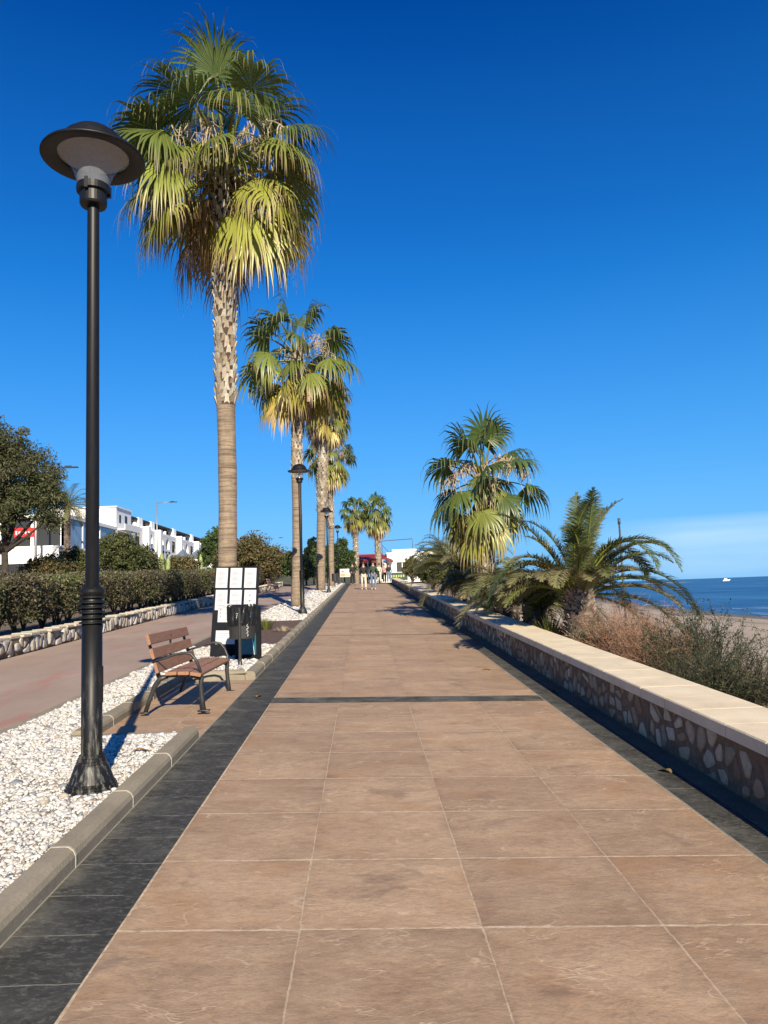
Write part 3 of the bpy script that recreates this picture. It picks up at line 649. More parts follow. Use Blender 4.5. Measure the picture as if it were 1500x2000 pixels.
# ------------------------------------------------------------------ fan palms
GREEN = np.array([.075, .118, .030]); LIME = np.array([.30, .32, .055]); GOLD = np.array([.50, .36, .07]); TAN = np.array([.42, .285, .155]); ORNG = np.array([.42, .16, .03]); STRAW = np.array([.52, .42, .28])
def nrm(v): return v/(np.linalg.norm(v, axis=-1, keepdims=True)+1e-12)
class Fol:
    def __init__(s): s.V = []; s.F = []; s.C = []; s.n = 0
    def quads(s, V, F, C): s.V.append(V); s.F.append(F+s.n); s.C.append(C); s.n += len(V)
    def build(s, name, mat, parent=None): return npmesh(name, np.concatenate(s.V), np.concatenate(s.F), mat, parent, np.concatenate(s.C))
def fan(fol, base, az, el, plen, rad, age, rng, nseg=34, droop=1.0, spread=2.2, roll=0.0, tipdry=1.0, samples=7):
    d = np.array([math.sin(az)*math.cos(el), math.cos(az)*math.cos(el), math.sin(el)])
    # petiole as a thin flattened strip, sagging
    pts = [np.array(base, float)]; dd_ = d.copy(); k = 6
    for i in range(k):
        pts.append(pts[-1]+dd_*plen/k); dd_ = nrm(dd_+np.array([0, 0, -.10*droop*(1 if el < 1.2 else .2)]))
    s = np.cross(dd_, [0, 0, 1.]); s = nrm(s) if np.linalg.norm(s) > 1e-3 else np.array([1., 0, 0])
    n_ = np.cross(s, dd_)
    if roll: s, n_ = s*math.cos(roll)+n_*math.sin(roll), -s*math.sin(roll)+n_*math.cos(roll)
    pw = .020+.012*rad; V = []
    for i, q in enumerate(pts):
        w = pw*(1.5-.9*i/k)
        for a_, b_ in ((1, 0), (0, 1), (-1, 0), (0, -.6)): V.append(q+s*w*a_+n_*w*.6*b_)
    F = [(i*4+j, i*4+(j+1) % 4, i*4+4+(j+1) % 4, i*4+4+j) for i in range(k) for j in range(4)]
    pc = LIME*1.0 if age < .5 else (GOLD if age < .8 else TAN)
    if el > .4: pc = LIME*.8
    fol.quads(np.array(V), np.array(F), np.repeat(pc[None]*rng.uniform(.8, 1.1), len(V), 0))
    E_ = pts[-1]-dd_*.04
    ph = np.linspace(-spread, spread, nseg)+rng.uniform(-.02, .02, nseg); dphi = 2*spread/nseg
    L = rad*(1-.28*(np.abs(ph)/spread)**2)*rng.uniform(.78, 1.15, nseg)
    D = np.cos(ph)[:, None]*dd_+np.sin(ph)[:, None]*s-n_*(.10+.30*(np.abs(ph)/spread)**1.5)[:, None]; D = nrm(D)
    side = np.sin(ph)[:, None]*-dd_+np.cos(ph)[:, None]*s; side = nrm(side)
    T = np.linspace(.02, 1, samples); P_ = np.zeros((nseg, samples, 3)); cur = np.repeat(E_[None], nseg, 0)+D*(L*T[0])[:, None]; P_[:, 0] = cur
    dirn = D.copy(); dr = droop*rng.uniform(.7, 1.35, nseg)
    for i in range(1, samples):
        dt = T[i]-T[i-1]; t_ = T[i]; bend = (.22*t_+5.2*max(0, t_-.47)**1.2)*dt*3.4
        dirn = nrm(dirn+np.array([0, 0, -1.])*(bend*dr)[:, None]+rng.uniform(-1, 1, (nseg, 3))*(.05 if t_ < .5 else .26)*dt*3)
        cur = cur+dirn*(L*dt)[:, None]*(1.12 if t_ > .6 else 1.0); P_[:, i] = cur
    tf = .56
    hw = np.where(T < tf, T*np.tan(dphi/2)*1.05, (tf*np.tan(dphi/2))*np.clip((1-(T-tf)/(1-tf)), .05, 1)**1.1*.8)
    HW = (rad*hw)[None, :, None]*np.ones((nseg, 1, 1))
    lift = n_*0.28
    Lf = P_-side[:, None]*HW; Rg = P_+side[:, None]*HW; Mid = P_+lift*HW*1.0
    V = np.stack([Lf, Mid, Rg], 2).reshape(-1, 3); idx = np.arange(nseg)[:, None]*samples*3+np.arange(samples-1)[None]*3; idx = idx.ravel()
    F = np.concatenate([np.stack([idx, idx+1, idx+4, idx+3], 1), np.stack([idx+1, idx+2, idx+5, idx+4], 1)])
    g0 = GREEN*(1-min(age*1.3, 1))+LIME*min(age*1.3, 1)
    if age > .6: g0 = LIME*(1-(age-.6)/.4)+GOLD*(age-.6)/.4
    if age > .97: g0 = TAN
    g0 = g0*rng.uniform(.85, 1.25)
    t1 = TAN*rng.uniform(.75, 1.15)
    st = .78-.38*age
    f = np.clip((T-st)/(1-st)*tipdry*(.55+age), 0, 1)[None, :, None]*rng.uniform(.5, 1.2, (nseg, 1, 1)); f = np.clip(f, 0, 1)
    C = g0*(1-f)+t1*f; C = C*rng.uniform(.8, 1.2, (nseg, 1, 1)); C = C*(1+.10*(np.arange(3)-1)[None, None, :, None]) if False else np.repeat(C[:, :, None], 3, 2)
    C = C*np.array([.86, 1.12, .95])[None, None, :, None]
    fol.quads(V, F, C.reshape(-1, 3))
def boots(mb, cx, cy, z0, z1, r0, r1, rows_dz, per, w, h, out, rng, pal, lean=(0, 0)):
    z = z0; k = 0
    while z < z1:
        f = (z-z0)/(z1-z0); r = r0+(r1-r0)*f
        for i in range(per):
            a = 2*PI*(i+.5*(k % 2))/per+rng.uniform(-.12, .12)+k*.13
            er = np.array([math.cos(a), math.sin(a), 0]); et = np.array([-math.sin(a), math.cos(a), 0]); c = np.array([cx+lean[0]*f, cy+lean[1]*f, z+rng.uniform(-.02, .02)])
            sk = rng.uniform(-.35, .35)*w; hh = h*rng.uniform(.75, 1.25); oo = out*rng.uniform(.6, 1.3); th = .018
            col = np.array(pal[rng.randint(len(pal))])*rng.uniform(.7, 1.2)
            A = c+er*(r-.01); 
            vs = [A-et*w*.55, A+et*w*.55, A+er*oo*.55+et*(w*.38+sk*.5)+np.array([0, 0, hh*.55]), A+er*oo*.55+et*(-w*.38+sk*.5)+np.array([0, 0, hh*.55]),
                  A+er*oo+et*(w*.26+sk)+np.array([0, 0, hh*rng.uniform(.85, 1.1)]), A+er*oo+et*(-w*.26+sk)+np.array([0, 0, hh*rng.uniform(.85, 1.1)])]
            vs += [v-er*th*1.6 for v in vs]
            mb.add(vs, [(0, 1, 2, 3), (3, 2, 4, 5), (7, 6, 9, 8), (8, 9, 11, 10)], tuple(col))
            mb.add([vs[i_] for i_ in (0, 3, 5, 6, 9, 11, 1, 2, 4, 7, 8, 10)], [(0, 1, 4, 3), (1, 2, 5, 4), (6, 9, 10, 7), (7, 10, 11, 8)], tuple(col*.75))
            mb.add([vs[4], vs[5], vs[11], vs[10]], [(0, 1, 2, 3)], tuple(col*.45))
        z += rows_dz; k += 1
def fan_palm(label, x, y, zb, z_smooth, z_top, rtr, cr_rad, nf, seed, group='tall fan palms in a row left of the promenade', pet=1.25, dead=.25, specials=(), elr=(1.45, -1.1), samples=7, nseg=34, flowers=True, boot=(.10, .17, .11), green=0.0, lean=(0, 0), swell=1.15, skipf=False):
    rng = np.random.RandomState(seed); o = thing('palm_tree', label, 'palm tree', (x, y, zb), 0, group)
    H = z_top-zb; hs_ = max(z_smooth-zb, 0)
    mb = MB(); n = 26; pts = []; rad = []
    for i in range(n+1):
        z = H*i/n; f = i/n; r = rtr*(1.0+.16*math.exp(-z/.5)) if z < hs_ else rtr*1.05
        pts.append((lean[0]*f+.02*math.sin(z*1.1+seed), lean[1]*f, z-(.1 if i == 0 else 0))); rad.append(r*(1+.02*math.sin(z*5+seed)))
    mb.tube(pts, rad, 20); mb.build('trunk', M['trunkring'], o, True)
    mb = MB(); PALB = [(.56, .49, .38), (.47, .40, .30), (.62, .56, .46), (.40, .32, .23)]
    n_before = hs_
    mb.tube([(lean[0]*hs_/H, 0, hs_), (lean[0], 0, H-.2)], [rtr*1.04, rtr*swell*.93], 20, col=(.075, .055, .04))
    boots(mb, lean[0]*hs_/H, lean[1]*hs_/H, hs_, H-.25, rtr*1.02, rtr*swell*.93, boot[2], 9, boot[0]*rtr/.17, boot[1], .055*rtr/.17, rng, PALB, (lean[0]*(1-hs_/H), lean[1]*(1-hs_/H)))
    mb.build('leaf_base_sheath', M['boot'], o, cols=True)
    fol = Fol(); c = np.array([lean[0], lean[1], H])
    ga = 2.39996; a0 = rng.uniform(0, 6)
    for i in range(nf):
        f = (i+.5)/nf; el = elr[0]+(elr[1]-elr[0])*(f**.85)+rng.uniform(-.12, .12); az = a0+ga*i+rng.uniform(-.15, .15)
        if skipf and f > .62 and math.cos(az) < -.55 and abs(math.sin(az)) < .7: az += 1.1*(1 if math.sin(az) > 0 else -1); el = max(el, -.55)
        age = np.clip((f-.30)*1.5, 0, 1)*rng.uniform(.6, 1.2)+rng.uniform(0, .15); age = float(np.clip(age-green, 0, 1))
        if skipf and math.cos(az) < -.15: age = min(age, .62)
        b = c+np.array([math.sin(az)*rtr*.6, math.cos(az)*rtr*.6, -.75*f*rtr/.17+.05])
        fan(fol, b, az, el, pet*rng.uniform(.85, 1.12), cr_rad*rng.uniform(.88, 1.1), age, rng, nseg, 1.0+.55*f, rng.uniform(1.75, 2.35), rng.uniform(-.8, .8), samples=samples)
    for az, el, pl, rad_, age, dr in specials:
        fan(fol, c+np.array([math.sin(az)*.1, math.cos(az)*.1, 0]), az, el, pl, rad_, age, rng, nseg+6, dr, 2.3, 0)
    fol.build('crown', M['palmleaf'], o)
    if dead > 0:                                       # dry skirt close to the trunk
        fol = Fol(); nd = int(10+24*dead)
        for i in range(nd):
            az = ga*i+1; el = rng.uniform(-1.35, -.7)
            if skipf and math.cos(az) < -.1: az = (1 if math.sin(az) > 0 else -1)*rng.uniform(1.2, 1.9); el = rng.uniform(-.9, -.4); b = c+np.array([math.sin(az)*rtr, math.cos(az)*rtr, -rng.uniform(.3, 1.0)*pet*.6])
            fan(fol, b, az, el, pet*rng.uniform(.35, .7), cr_rad*rng.uniform(.7, 1.0), rng.choice([.8, .98, 1.0, .99]), rng, max(12, nseg//2), 1.8, 1.5, rng.uniform(-.8, .8), samples=samples)
        fol.build('dry_skirt', M['palmleaf'], o)
    if flowers:
        mb = MB()
        for i in range(9):
            az = rng.uniform(0, 6.28); el = rng.uniform(.2, .9); d = np.array([math.sin(az)*math.cos(el), math.cos(az)*math.cos(el), math.sin(el)]); q = c+d*.1; pl = [q]; L = pet*rng.uniform(1.0, 1.6)
            for k in range(9): q = q+d*L/9; d = nrm(d+np.array([0, 0, -.17-.03*k])); pl.append(q)
            mb.tube(pl, list(np.linspace(.022, .007, 10)), 5, col=tuple(STRAW*rng.uniform(.8, 1.1)))
            for k in range(3, 10):
                for j in range(3):
                    e = pl[k]+rng.uniform(-.16, .16, 3); e2 = e+np.array([rng.uniform(-.1, .1), rng.uniform(-.1, .1), -rng.uniform(.2, .55)*pet*.6])
                    mb.tube([pl[k], e, e2], [.010, .012, .004], 4, col=tuple(STRAW*rng.uniform(.75, 1.15)))
        mb.build('dry_flower_stalk', M['boot'], o, cols=True)
    return o
B14 = bedz(0, 13.6)
fan_palm('tallest and nearest fan palm with a shaggy crown behind the notice board', -2.43, 13.6, B14, 4.95, 9.78, .165, 1.18, 42, 11, pet=1.3, dead=.25, skipf=True, lean=(.06, 0), elr=(1.45, -.62),
         boot=(.105, .17, .115), swell=1.35, specials=((PI, 1.22, 1.35, 1.15, .05, .5), (PI*.70, -.55, 1.75, 1.0, .62, 1.3), (PI*1.1, .35, .5, 1.15, .5, 1.5), (PI*.9, .1, .55, 1.15, .55, 1.7), (PI*1.25, .0, 1.1, 1.1, .45, 1.4), (PI*.62, .25, 1.2, 1.1, .35, 1.2)), nseg=54, samples=9)
fan_palm('second fan palm from the camera, its trunk behind the second street lamp', -2.40, 27.1, bedz(0, 27), 5.6, 10.3, .175, 1.25, 38, 5, pet=1.45, dead=.2, elr=(1.45, -.9), lean=(.25, 0), boot=(.105, .2, .13), samples=6, nseg=28)
fan_palm('third fan palm, trunk beside the third street lamp', -2.55, 44.6, bedz(0, 44.6), 6.2, 12.8, .26, 1.10, 34, 7, pet=1.05, dead=.35, elr=(1.45, -.9), lean=(.55, 0), boot=(.12, .2, .14), samples=5, nseg=24)
fan_palm('fourth fan palm with the lowest crown of the tall group', -2.25, 54, bedz(0, 54), 6.0, 11.5, .20, 1.2, 34, 9, pet=1.2, dead=.4, lean=(.15, 0), boot=(.12, .2, .16), samples=5, nseg=22)
p = aty(692, 985, 75); fan_palm('smaller far fan palm left of the other beside the red awning', p[0], 75, 2.1, 4.0, p[2]-.5, .24, 1.0, 34, 21, pet=.9, dead=.5, boot=(.13, .2, .2), samples=5, nseg=18, flowers=False, lean=(0, 0))
p = aty(735, 990, 75); fan_palm('far fan palm standing before the red awning, right of its twin', p[0], 75, 2.1, 4.6, p[2]-.4, .26, 1.15, 40, 24, pet=1.0, dead=.4, boot=(.13, .2, .2), samples=5, nseg=18, flowers=False)
pr_ = aty(940, 915, 19)
fan_palm('lush fan palm behind the sea wall, left of the big date palm', pr_[0], 19, prof(19)-.1, 1.0, pr_[2]-.15, .17, .95, 27, 33, group=None, pet=.98, dead=.55, elr=(1.5, -1.15), boot=(.14, .16, .08), samples=7, nseg=34, green=.25, flowers=True,
         specials=((PI*.95, 1.35, 1.0, .85, .0, .4), (PI*.8, -.5, .8, .75, .5, 1.2), (PI*1.02, .0, .45, .85, .3, 1.5)))

# ------------------------------------------------------------------ date palms
def pinnate(fol, base, az, el, L, bend, rng, col, nl=46, ll=.36, twist=0.0):
    d = np.array([math.sin(az)*math.cos(el), math.cos(az)*math.cos(el), math.sin(el)]); k = 14; pts = [np.array(base, float)]; ds = [d]
    sw_ = rng.uniform(-.05, .05)
    for i in range(k):
        pts.append(pts[-1]+d*L/k); s0 = nrm(np.cross(d, [0, 0, 1.])); d = nrm(d+np.array([0, 0, -bend*(.3+1.1*i/k)/k*2])+s0*sw_); ds.append(d)
    pts = np.array(pts); ds = np.array(ds); V = []
    for i in range(k+1):
        s = nrm(np.cross(ds[i], [0, 0, 1.])+1e-6); n_ = np.cross(s, ds[i]); w = .026*(1-.85*i/k)
        for a_, b_ in ((1, 0), (0, 1), (-1, 0), (0, -1)): V.append(pts[i]+s*w*a_+n_*w*b_)
    F = [(i*4+j, i*4+(j+1) % 4, i*4+4+(j+1) % 4, i*4+4+j) for i in range(k) for j in range(4)]
    fol.quads(np.array(V), np.array(F), np.repeat((LIME*.75)[None], len(V), 0))
    u = np.linspace(.10, .995, nl); f = u*k; i0 = np.clip(f.astype(int), 0, k-1); fr_ = (f-i0)[:, None]
    Pp = pts[i0]*(1-fr_)+pts[i0+1]*fr_; Dd = nrm(ds[i0]*(1-fr_)+ds[i0+1]*fr_); Sd = nrm(np.cross(Dd, [0, 0, 1.])); Nn = np.cross(Sd, Dd)
    for sgn in (-1, 1):
        l = ll*(np.sin(np.clip(u*1.05, 0, 1)*PI)**.45*.85+.15)*rng.uniform(.85, 1.12, nl)
        dirv = nrm(Dd*rng.uniform(.55, .95, (nl, 1))+Sd*sgn*1.0+Nn*rng.uniform(.25, .75, (nl, 1)))
        w = .0065+.004*rng.rand(nl); wv = nrm(np.cross(dirv, Nn))*w[:, None]
        b0 = Pp; m1 = Pp+dirv*(l*.5)[:, None]; m1[:, 2] -= .01; tp = m1+nrm(dirv+np.array([0, 0, -.55])*rng.uniform(.4, 1.3, (nl, 1)))*(l*.5)[:, None]
        V = np.stack([b0-wv*.7, b0+wv*.7, m1+wv, m1-wv, tp+wv*.15, tp-wv*.15], 1).reshape(-1, 3); a = np.arange(nl)*6
        F = np.concatenate([np.stack([a, a+1, a+2, a+3], 1), np.stack([a+3, a+2, a+4, a+5], 1)])
        C = col*rng.uniform(.7, 1.3, (nl, 1)); C = np.repeat(C, 6, 0); tip = np.tile([0, 0, 0, 0, 1, 1], nl)[:, None]*rng.uniform(0, .5, (nl*6, 1)); C = C*(1-tip)+TAN*tip
        fol.quads(V, F, C)
def date_palm(label, x, y, zb, th, tr, L, nf, seed, elr=(1.4, -.35), group='date palms crowded behind the sea wall', bend=1.35, ll=.34, specials=(), dry=.15, nl=70):
    rng = np.random.RandomState(seed); o = thing('date_palm', label, 'palm tree', (x, y, zb), 0, group)
    mb = MB(); mb.tube([(0, 0, -.3), (0, 0, th*.5), (0, 0, th)], [tr*.85, tr*.95, tr*.75], 16); mb.build('trunk', M['trunkdark'], o, True)
    mb = MB(); boots(mb, 0, 0, -.1, th*1.02, tr*.85, tr*.85, .055, 15, tr*.42, .085, .06, rng, [(.34, .27, .22), (.42, .33, .27), (.28, .21, .17), (.36, .27, .24)]); mb.build('leaf_base_sheath', M['boot'], o, cols=True)
    fol = Fol(); ga = 2.39996; a0 = rng.uniform(0, 6)
    for i in range(nf):
        f = (i+.5)/nf; el = elr[0]+(elr[1]-elr[0])*f**.8+rng.uniform(-.12, .12); az = a0+ga*i+rng.uniform(-.2, .2)
        Lk = 1.0
        if math.sin(az) < -.2 and x > 0: el = max(el, .45); Lk = .74
        if math.cos(az) < -.35 and x > 0:
            if rng.rand() < .6: az = (1 if math.sin(az) > 0 else -1)*rng.uniform(1.2, 1.9)
            else: el = max(el, .75); Lk = .72
        g = np.array([.165, .185, .070])*rng.uniform(.75, 1.35)
        if rng.rand() < dry+f*.35: g = g*.45+np.array([.34, .28, .16])*.55
        pinnate(fol, (math.sin(az)*tr*.45, math.cos(az)*tr*.45, th-.05-.1*f), az, el, L*Lk*rng.uniform(.82, 1.08), bend*rng.uniform(.75, 1.25)*(1.1-.4*f), rng, g, nl, ll)
    for az, el, l_, bd in specials:
        pinnate(fol, (math.sin(az)*tr*.3, math.cos(az)*tr*.3, th), az, el, l_, bd, rng, np.array([.085, .12, .04]), nl, ll)
    fol.build('crown', M['dateleaf'], o); return o
date_palm('largest date palm behind the sea wall, arching over the beach', 3.58, 12.6, prof(12.6)-.15, 1.15, .27, 1.85, 42, 2, elr=(1.3, .02), specials=((.3, 1.42, 1.7, .5), (2.6, 1.30, 1.8, .8), (-2.6, 1.28, 1.7, .9), (1.0, 1.25, 2.0, 1.2), (1.8, 1.05, 2.2, 2.1), (-1.2, 1.12, 1.95, .9), (2.0, 1.15, 1.9, 2.4), (1.4, .95, 1.9, 1.9), (-1.9, .75, 2.0, 1.7), (1.65, .5, 2.2, 1.5), (1.9, .3, 2.2, 1.2), (3.0, 1.3, 1.5, 1.6)), bend=1.15, nl=110, ll=.27, dry=.3)
date_palm('low date palm with a stubby trunk just left of the largest one', 3.5, 15.6, prof(15.6)-.15, .95, .26, 1.75, 34, 4, elr=(1.1, -.3))
date_palm('date palm at the foot of the lush fan palm', 3.30, 17.6, prof(17.6)-.15, 1.15, .30, 1.5, 30, 6, elr=(1.0, -.4), dry=.3)
date_palm('date palm behind the fan palm, with a pale shaggy trunk', 3.35, 21.6, prof(21.6)-.15, 1.1, .34, 1.7, 32, 8, elr=(1.0, -.35))
date_palm('dusty green date palm with fronds over the far part of the sea wall', 3.45, 27.5, prof(27.5)-.15, 1.6, .32, 2.2, 44, 10, elr=(1.45, -.5), nl=60)
date_palm('date palm half hidden in the far end of the clump', 3.7, 33, prof(33)-.15, 1.9, .32, 2.4, 44, 12, elr=(1.45, -.5), nl=54)
date_palm('farthest date palm of the clump, nearest the white building', 3.9, 41, prof(41)-.15, 1.6, .3, 2.3, 40, 14, elr=(1.4, -.5), nl=48)
p = aty(132, 985, 46); date_palm('date palm showing its fronds past the big left tree', p[0], 46, p[2]-5.2, 5.2, .17, 2.2, 34, 16, elr=(1.3, -.4), group=None, nl=54)

# ------------------------------------------------------------------ leafy plants
def leafcloud(fol, C, size, rng, col, asp=.32, up_=.3, colvar=.35, out=None):
    n = len(C); d = nrm(rng.normal(size=(n, 3))+np.array([0, 0, up_]) if out is None else rng.normal(size=(n, 3))*.7+out+np.array([0, 0, up_]))
    s = nrm(np.cross(d, rng.normal(size=(n, 3)))); l = size*rng.uniform(.6, 1.4, (n, 1)); w = l*asp
    V = np.stack([C-d*l*.5, C+s*w*.5, C+d*l*.5, C-s*w*.5], 1).reshape(-1, 3); a = np.arange(n)*4
    cc = col if np.ndim(col) == 2 else np.repeat(np.array(col)[None], n, 0)
    cc = cc*rng.uniform(1-colvar, 1+colvar, (n, 1)); fol.quads(V, np.stack([a, a+1, a+2, a+3], 1), np.repeat(cc, 4, 0))
def blobpts(n, c, r, rng, shell=.55):
    d = nrm(rng.normal(size=(n, 3))); q = rng.uniform(shell, 1.0, (n, 1))**.6; return np.array(c)+d*q*np.array(r)
def clusterpts(n, c, r, rng, ncl=60, cr=.25):
    cc = blobpts(ncl, c, r, rng, .15); sz = rng.uniform(.6, 1.5, ncl)*cr; k = rng.randint(0, ncl, n)
    return cc[k]+nrm(rng.normal(size=(n, 3)))*(rng.rand(n, 1)**.45)*sz[k][:, None]*np.array([1, 1, .8])
def tree(name, label, cat, x, y, zb, blobs, nleaf, size, cols, seed, trunk_r=.15, asp=.3, group=None, ncl=60, crs=.3, branches=9):
    rng = np.random.RandomState(seed); o = thing(name, label, cat, (x, y, zb), 0, group)
    mb = MB(); top = max(b[0][2] for b in blobs); bx = np.mean([b[0][0] for b in blobs]); by = np.mean([b[0][1] for b in blobs])
    fork = np.array([bx*.2, by*.2, max(.3, top*.35)])
    if trunk_r > 0:
        mb.tube([(0, 0, -.3), tuple(fork*.5), tuple(fork)], [trunk_r*1.2, trunk_r, trunk_r*.8], 9)
        for i in range(branches):
            c_, r_ = blobs[i % len(blobs)]; e = np.array(c_)+rng.uniform(-.6, .6, 3)*np.array(r_); m = (fork+e)/2+rng.uniform(-.15, .15, 3)*np.array(r_)
            mb.tube([fork, m, e], [trunk_r*.6, trunk_r*.35, trunk_r*.1], 6)
            for k in range(3): e2 = m+rng.uniform(-.8, .8, 3)*np.array(r_); mb.tube([m, (m+e2)/2+.05, e2], [trunk_r*.28, trunk_r*.16, trunk_r*.05], 5)
        mb.build('trunk', M['barkt'], o, True)
    fol = Fol(); vol = np.array([np.prod(b[1])**.7 for b in blobs]); vol = vol/vol.sum()
    for (c_, r_), v in zip(blobs, vol):
        n = int(nleaf*v); q = clusterpts(n, c_, r_, rng, max(8, int(ncl*v*len(blobs)/2)), crs)
        ci = rng.randint(0, len(cols), 12); cc = np.array(cols)[rng.choice(ci, n)]
        leafcloud(fol, q, size, rng, cc, asp)
    fol.build('crown', M['leaf'], o); return o
OL = [(.085, .095, .045), (.12, .125, .055), (.065, .07, .035), (.16, .15, .075), (.10, .12, .045)]
p = aty(20, 1100, 24); zb = prof(24)+.4
tree('tree', 'big dense dark green tree at the left edge of the picture', 'tree', p[0]-.1, 24, zb, [((.1, 0, 4.3), (1.35, 1.3, 1.35)), ((-1.6, .3, 4.1), (1.4, 1.4, 1.8)), ((1.0, 0, 3.75), (.85, .9, .8)), ((-.5, -.2, 5.45), (1.1, 1.0, .85)), ((-1.9, 0, 2.3), (1.1, 1.1, 1.3)), ((-.1, -.6, 3.1), (1.0, .5, .65)), ((-.9, -.5, 2.5), (.7, .5, .8)), ((1.25, .2, 2.95), (.3, .4, .35))],
     76000, .13, OL, 3, .12, .26, ncl=170, crs=.33, branches=14)
# hedge
def hedge(label, xa, xb, y0, y1, h, seed, n, cols, size):
    rng = np.random.RandomState(seed); o = thing('hedge', label, 'hedge', ((xa+xb)/2, y0, prof(y0)+.35)); cx = (xa+xb)/2; bz0 = prof(y0)+.35
    y = y0+(y1-y0)*rng.rand(n)**1.35; f = rng.rand(n); wv = .10*np.sin(y*2.1)+.07*np.sin(y*5.3+1)+.05*np.sin(y*11)
    face = rng.rand(n); hz = h+wv*.7+rng.normal(0, .03, n)
    x = np.where(face < .5, xb+wv+rng.normal(0, .07, n)-rng.rand(n)**2*.3, rng.uniform(xa, xb, n)); z = np.where(face < .5, hz*(.18+.82*rng.rand(n)**.8), hz-np.abs(rng.normal(0, .07, n)))
    x = x-.18*(z < .35)*rng.rand(n)
    gap = (z < .42)&(np.sin(y*3.1)+np.sin(y*7.7) > .2)&(rng.rand(n) < .85); keep = ~gap
    x, y, z = x[keep], y[keep], z[keep]; n = len(x)
    q = np.stack([x-cx, y-y0, profv(y)+.35+z-bz0], 1); fol = Fol(); patch = (np.sin(y*1.3+z*3)+np.sin(y*3.7-z*2)+rng.normal(0, .8, n)); cc = np.where(patch[:, None] > .6, np.array(cols[1]), np.array(cols[0])); br = rng.rand(n) < .25; cc[br] = cols[2]
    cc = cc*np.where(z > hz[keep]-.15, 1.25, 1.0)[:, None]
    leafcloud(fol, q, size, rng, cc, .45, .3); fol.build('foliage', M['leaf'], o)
    mb = MB(); k = int((y1-y0)*3.2)
    for i in range(k):
        yy = y0+(y1-y0)*(i+rng.rand())/k; b = np.array([xb-.22-rng.rand()*.6-cx, yy-y0, prof(yy)+.33-bz0])
        for j in range(4): e = b+np.array([rng.uniform(-.3, .3), rng.uniform(-.35, .35), h*rng.uniform(.5, .85)]); mb.tube([b, (b+e)/2+rng.uniform(-.05, .05, 3), e], [.022, .014, .006], 4)
    mb.build('stems', M['twig'], o); 
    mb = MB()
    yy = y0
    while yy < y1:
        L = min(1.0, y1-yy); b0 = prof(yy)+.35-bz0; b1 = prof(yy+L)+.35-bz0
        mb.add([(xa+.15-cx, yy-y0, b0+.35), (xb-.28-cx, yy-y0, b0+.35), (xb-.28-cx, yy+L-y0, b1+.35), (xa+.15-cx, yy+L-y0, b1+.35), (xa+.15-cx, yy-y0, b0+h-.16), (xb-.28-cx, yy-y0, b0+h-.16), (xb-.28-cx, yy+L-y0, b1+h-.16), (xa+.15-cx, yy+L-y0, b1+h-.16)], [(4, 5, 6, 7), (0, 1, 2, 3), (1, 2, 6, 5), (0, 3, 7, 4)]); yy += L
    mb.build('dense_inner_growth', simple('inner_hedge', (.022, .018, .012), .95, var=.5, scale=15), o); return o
hedge('long clipped hedge of brownish green leaves above the low garden wall', -8.4, -6.85, 10.5, 62, 1.12, 4, 150000, [(.085, .078, .042), (.105, .130, .045), (.17, .135, .085)], .07)
# shrubs and trees behind the hedge
G1 = [(.08, .10, .035), (.12, .14, .05), (.06, .075, .03), (.18, .18, .07)]; G2 = [(.13, .12, .045), (.17, .14, .055), (.085, .09, .035), (.20, .14, .065)]; G3 = [(.07, .11, .035), (.10, .15, .04), (.045, .075, .025)]
def at_tree(kind, label, px, pybase, pytop, pxw, y, n, size, cols, seed, cat='shrub', asp=.35, tr=.08, ncl=60, crs=None, name=None, zbase=None):
    c = aty(px, (pybase+pytop)/2, y); t_ = aty(px, pytop, y)[2]; b_ = aty(px, pybase, y)[2]; w = pxw/FPX*y/2; h = (t_-b_)
    zb = float(gl(np.array(c[0]), np.array(y))) if zbase is None else zbase; zb = min(zb, b_)
    cz = (t_+b_)/2-zb; bl = [((0, 0, cz-h*.05), (w*.7, w*.7, h*.42)), ((-w*.5, .1, cz-h*.1), (w*.5, w*.5, h*.34)), ((w*.5, -.1, cz-h*.12), (w*.5, w*.5, h*.34)), ((w*.1, 0, cz+h*.22), (w*.4, w*.4, h*.26)), ((-w*.35, 0, cz+h*.1), (w*.35, w*.35, h*.28))]
    return tree(name or kind, label, cat, c[0], y, zb, bl, n, size, cols, seed, tr, asp, ncl=ncl, crs=crs or w*.22)
at_tree('shrub', 'rounded green shrub right of the near lamp pole, in front of the apartments', 232, 1125, 1035, 110, 30, 16000, .12, G1, 41, ncl=70)
at_tree('shrub', 'dark low shrub between the near lamp pole and the big left tree', 150, 1130, 1065, 90, 27, 9000, .12, G1, 42)
at_tree('shrub', 'dark sprawling shrub under the left end of the apartments', 275, 1125, 1068, 90, 33, 9000, .13, OL, 43)
at_tree('shrub', 'low brown-green bush in front of the white pavilion', 95, 1135, 1082, 110, 26, 8000, .11, G2, 44)
at_tree('shrub', 'brownish bush between the pale cacti', 355, 1120, 1085, 80, 38, 6000, .14, G2, 45)
at_tree('tree', 'green tree at the right end of the white apartment block', 418, 1120, 1030, 60, 58, 11000, .24, G3, 46, 'tree', ncl=70)
at_tree('tree', 'wide olive brown acacia right of the nearest palm trunk', 490, 1125, 1045, 130, 52, 24000, .20, G2, 47, 'tree', ncl=110)
at_tree('tree', 'green tree just left of the second palm trunk', 570, 1125, 1074, 80, 66, 10000, .26, G3, 48, 'tree', ncl=60)
at_tree('tree', 'dark conifer like tree between second and third palms', 612, 1125, 1045, 45, 86, 9000, .32, [(.02, .035, .015), (.03, .05, .02)], 49, 'tree')
at_tree('tree', 'rounded bright green tree left of the red awning', 665, 1125, 1050, 62, 72, 14000, .26, G3, 50, 'tree', ncl=80)
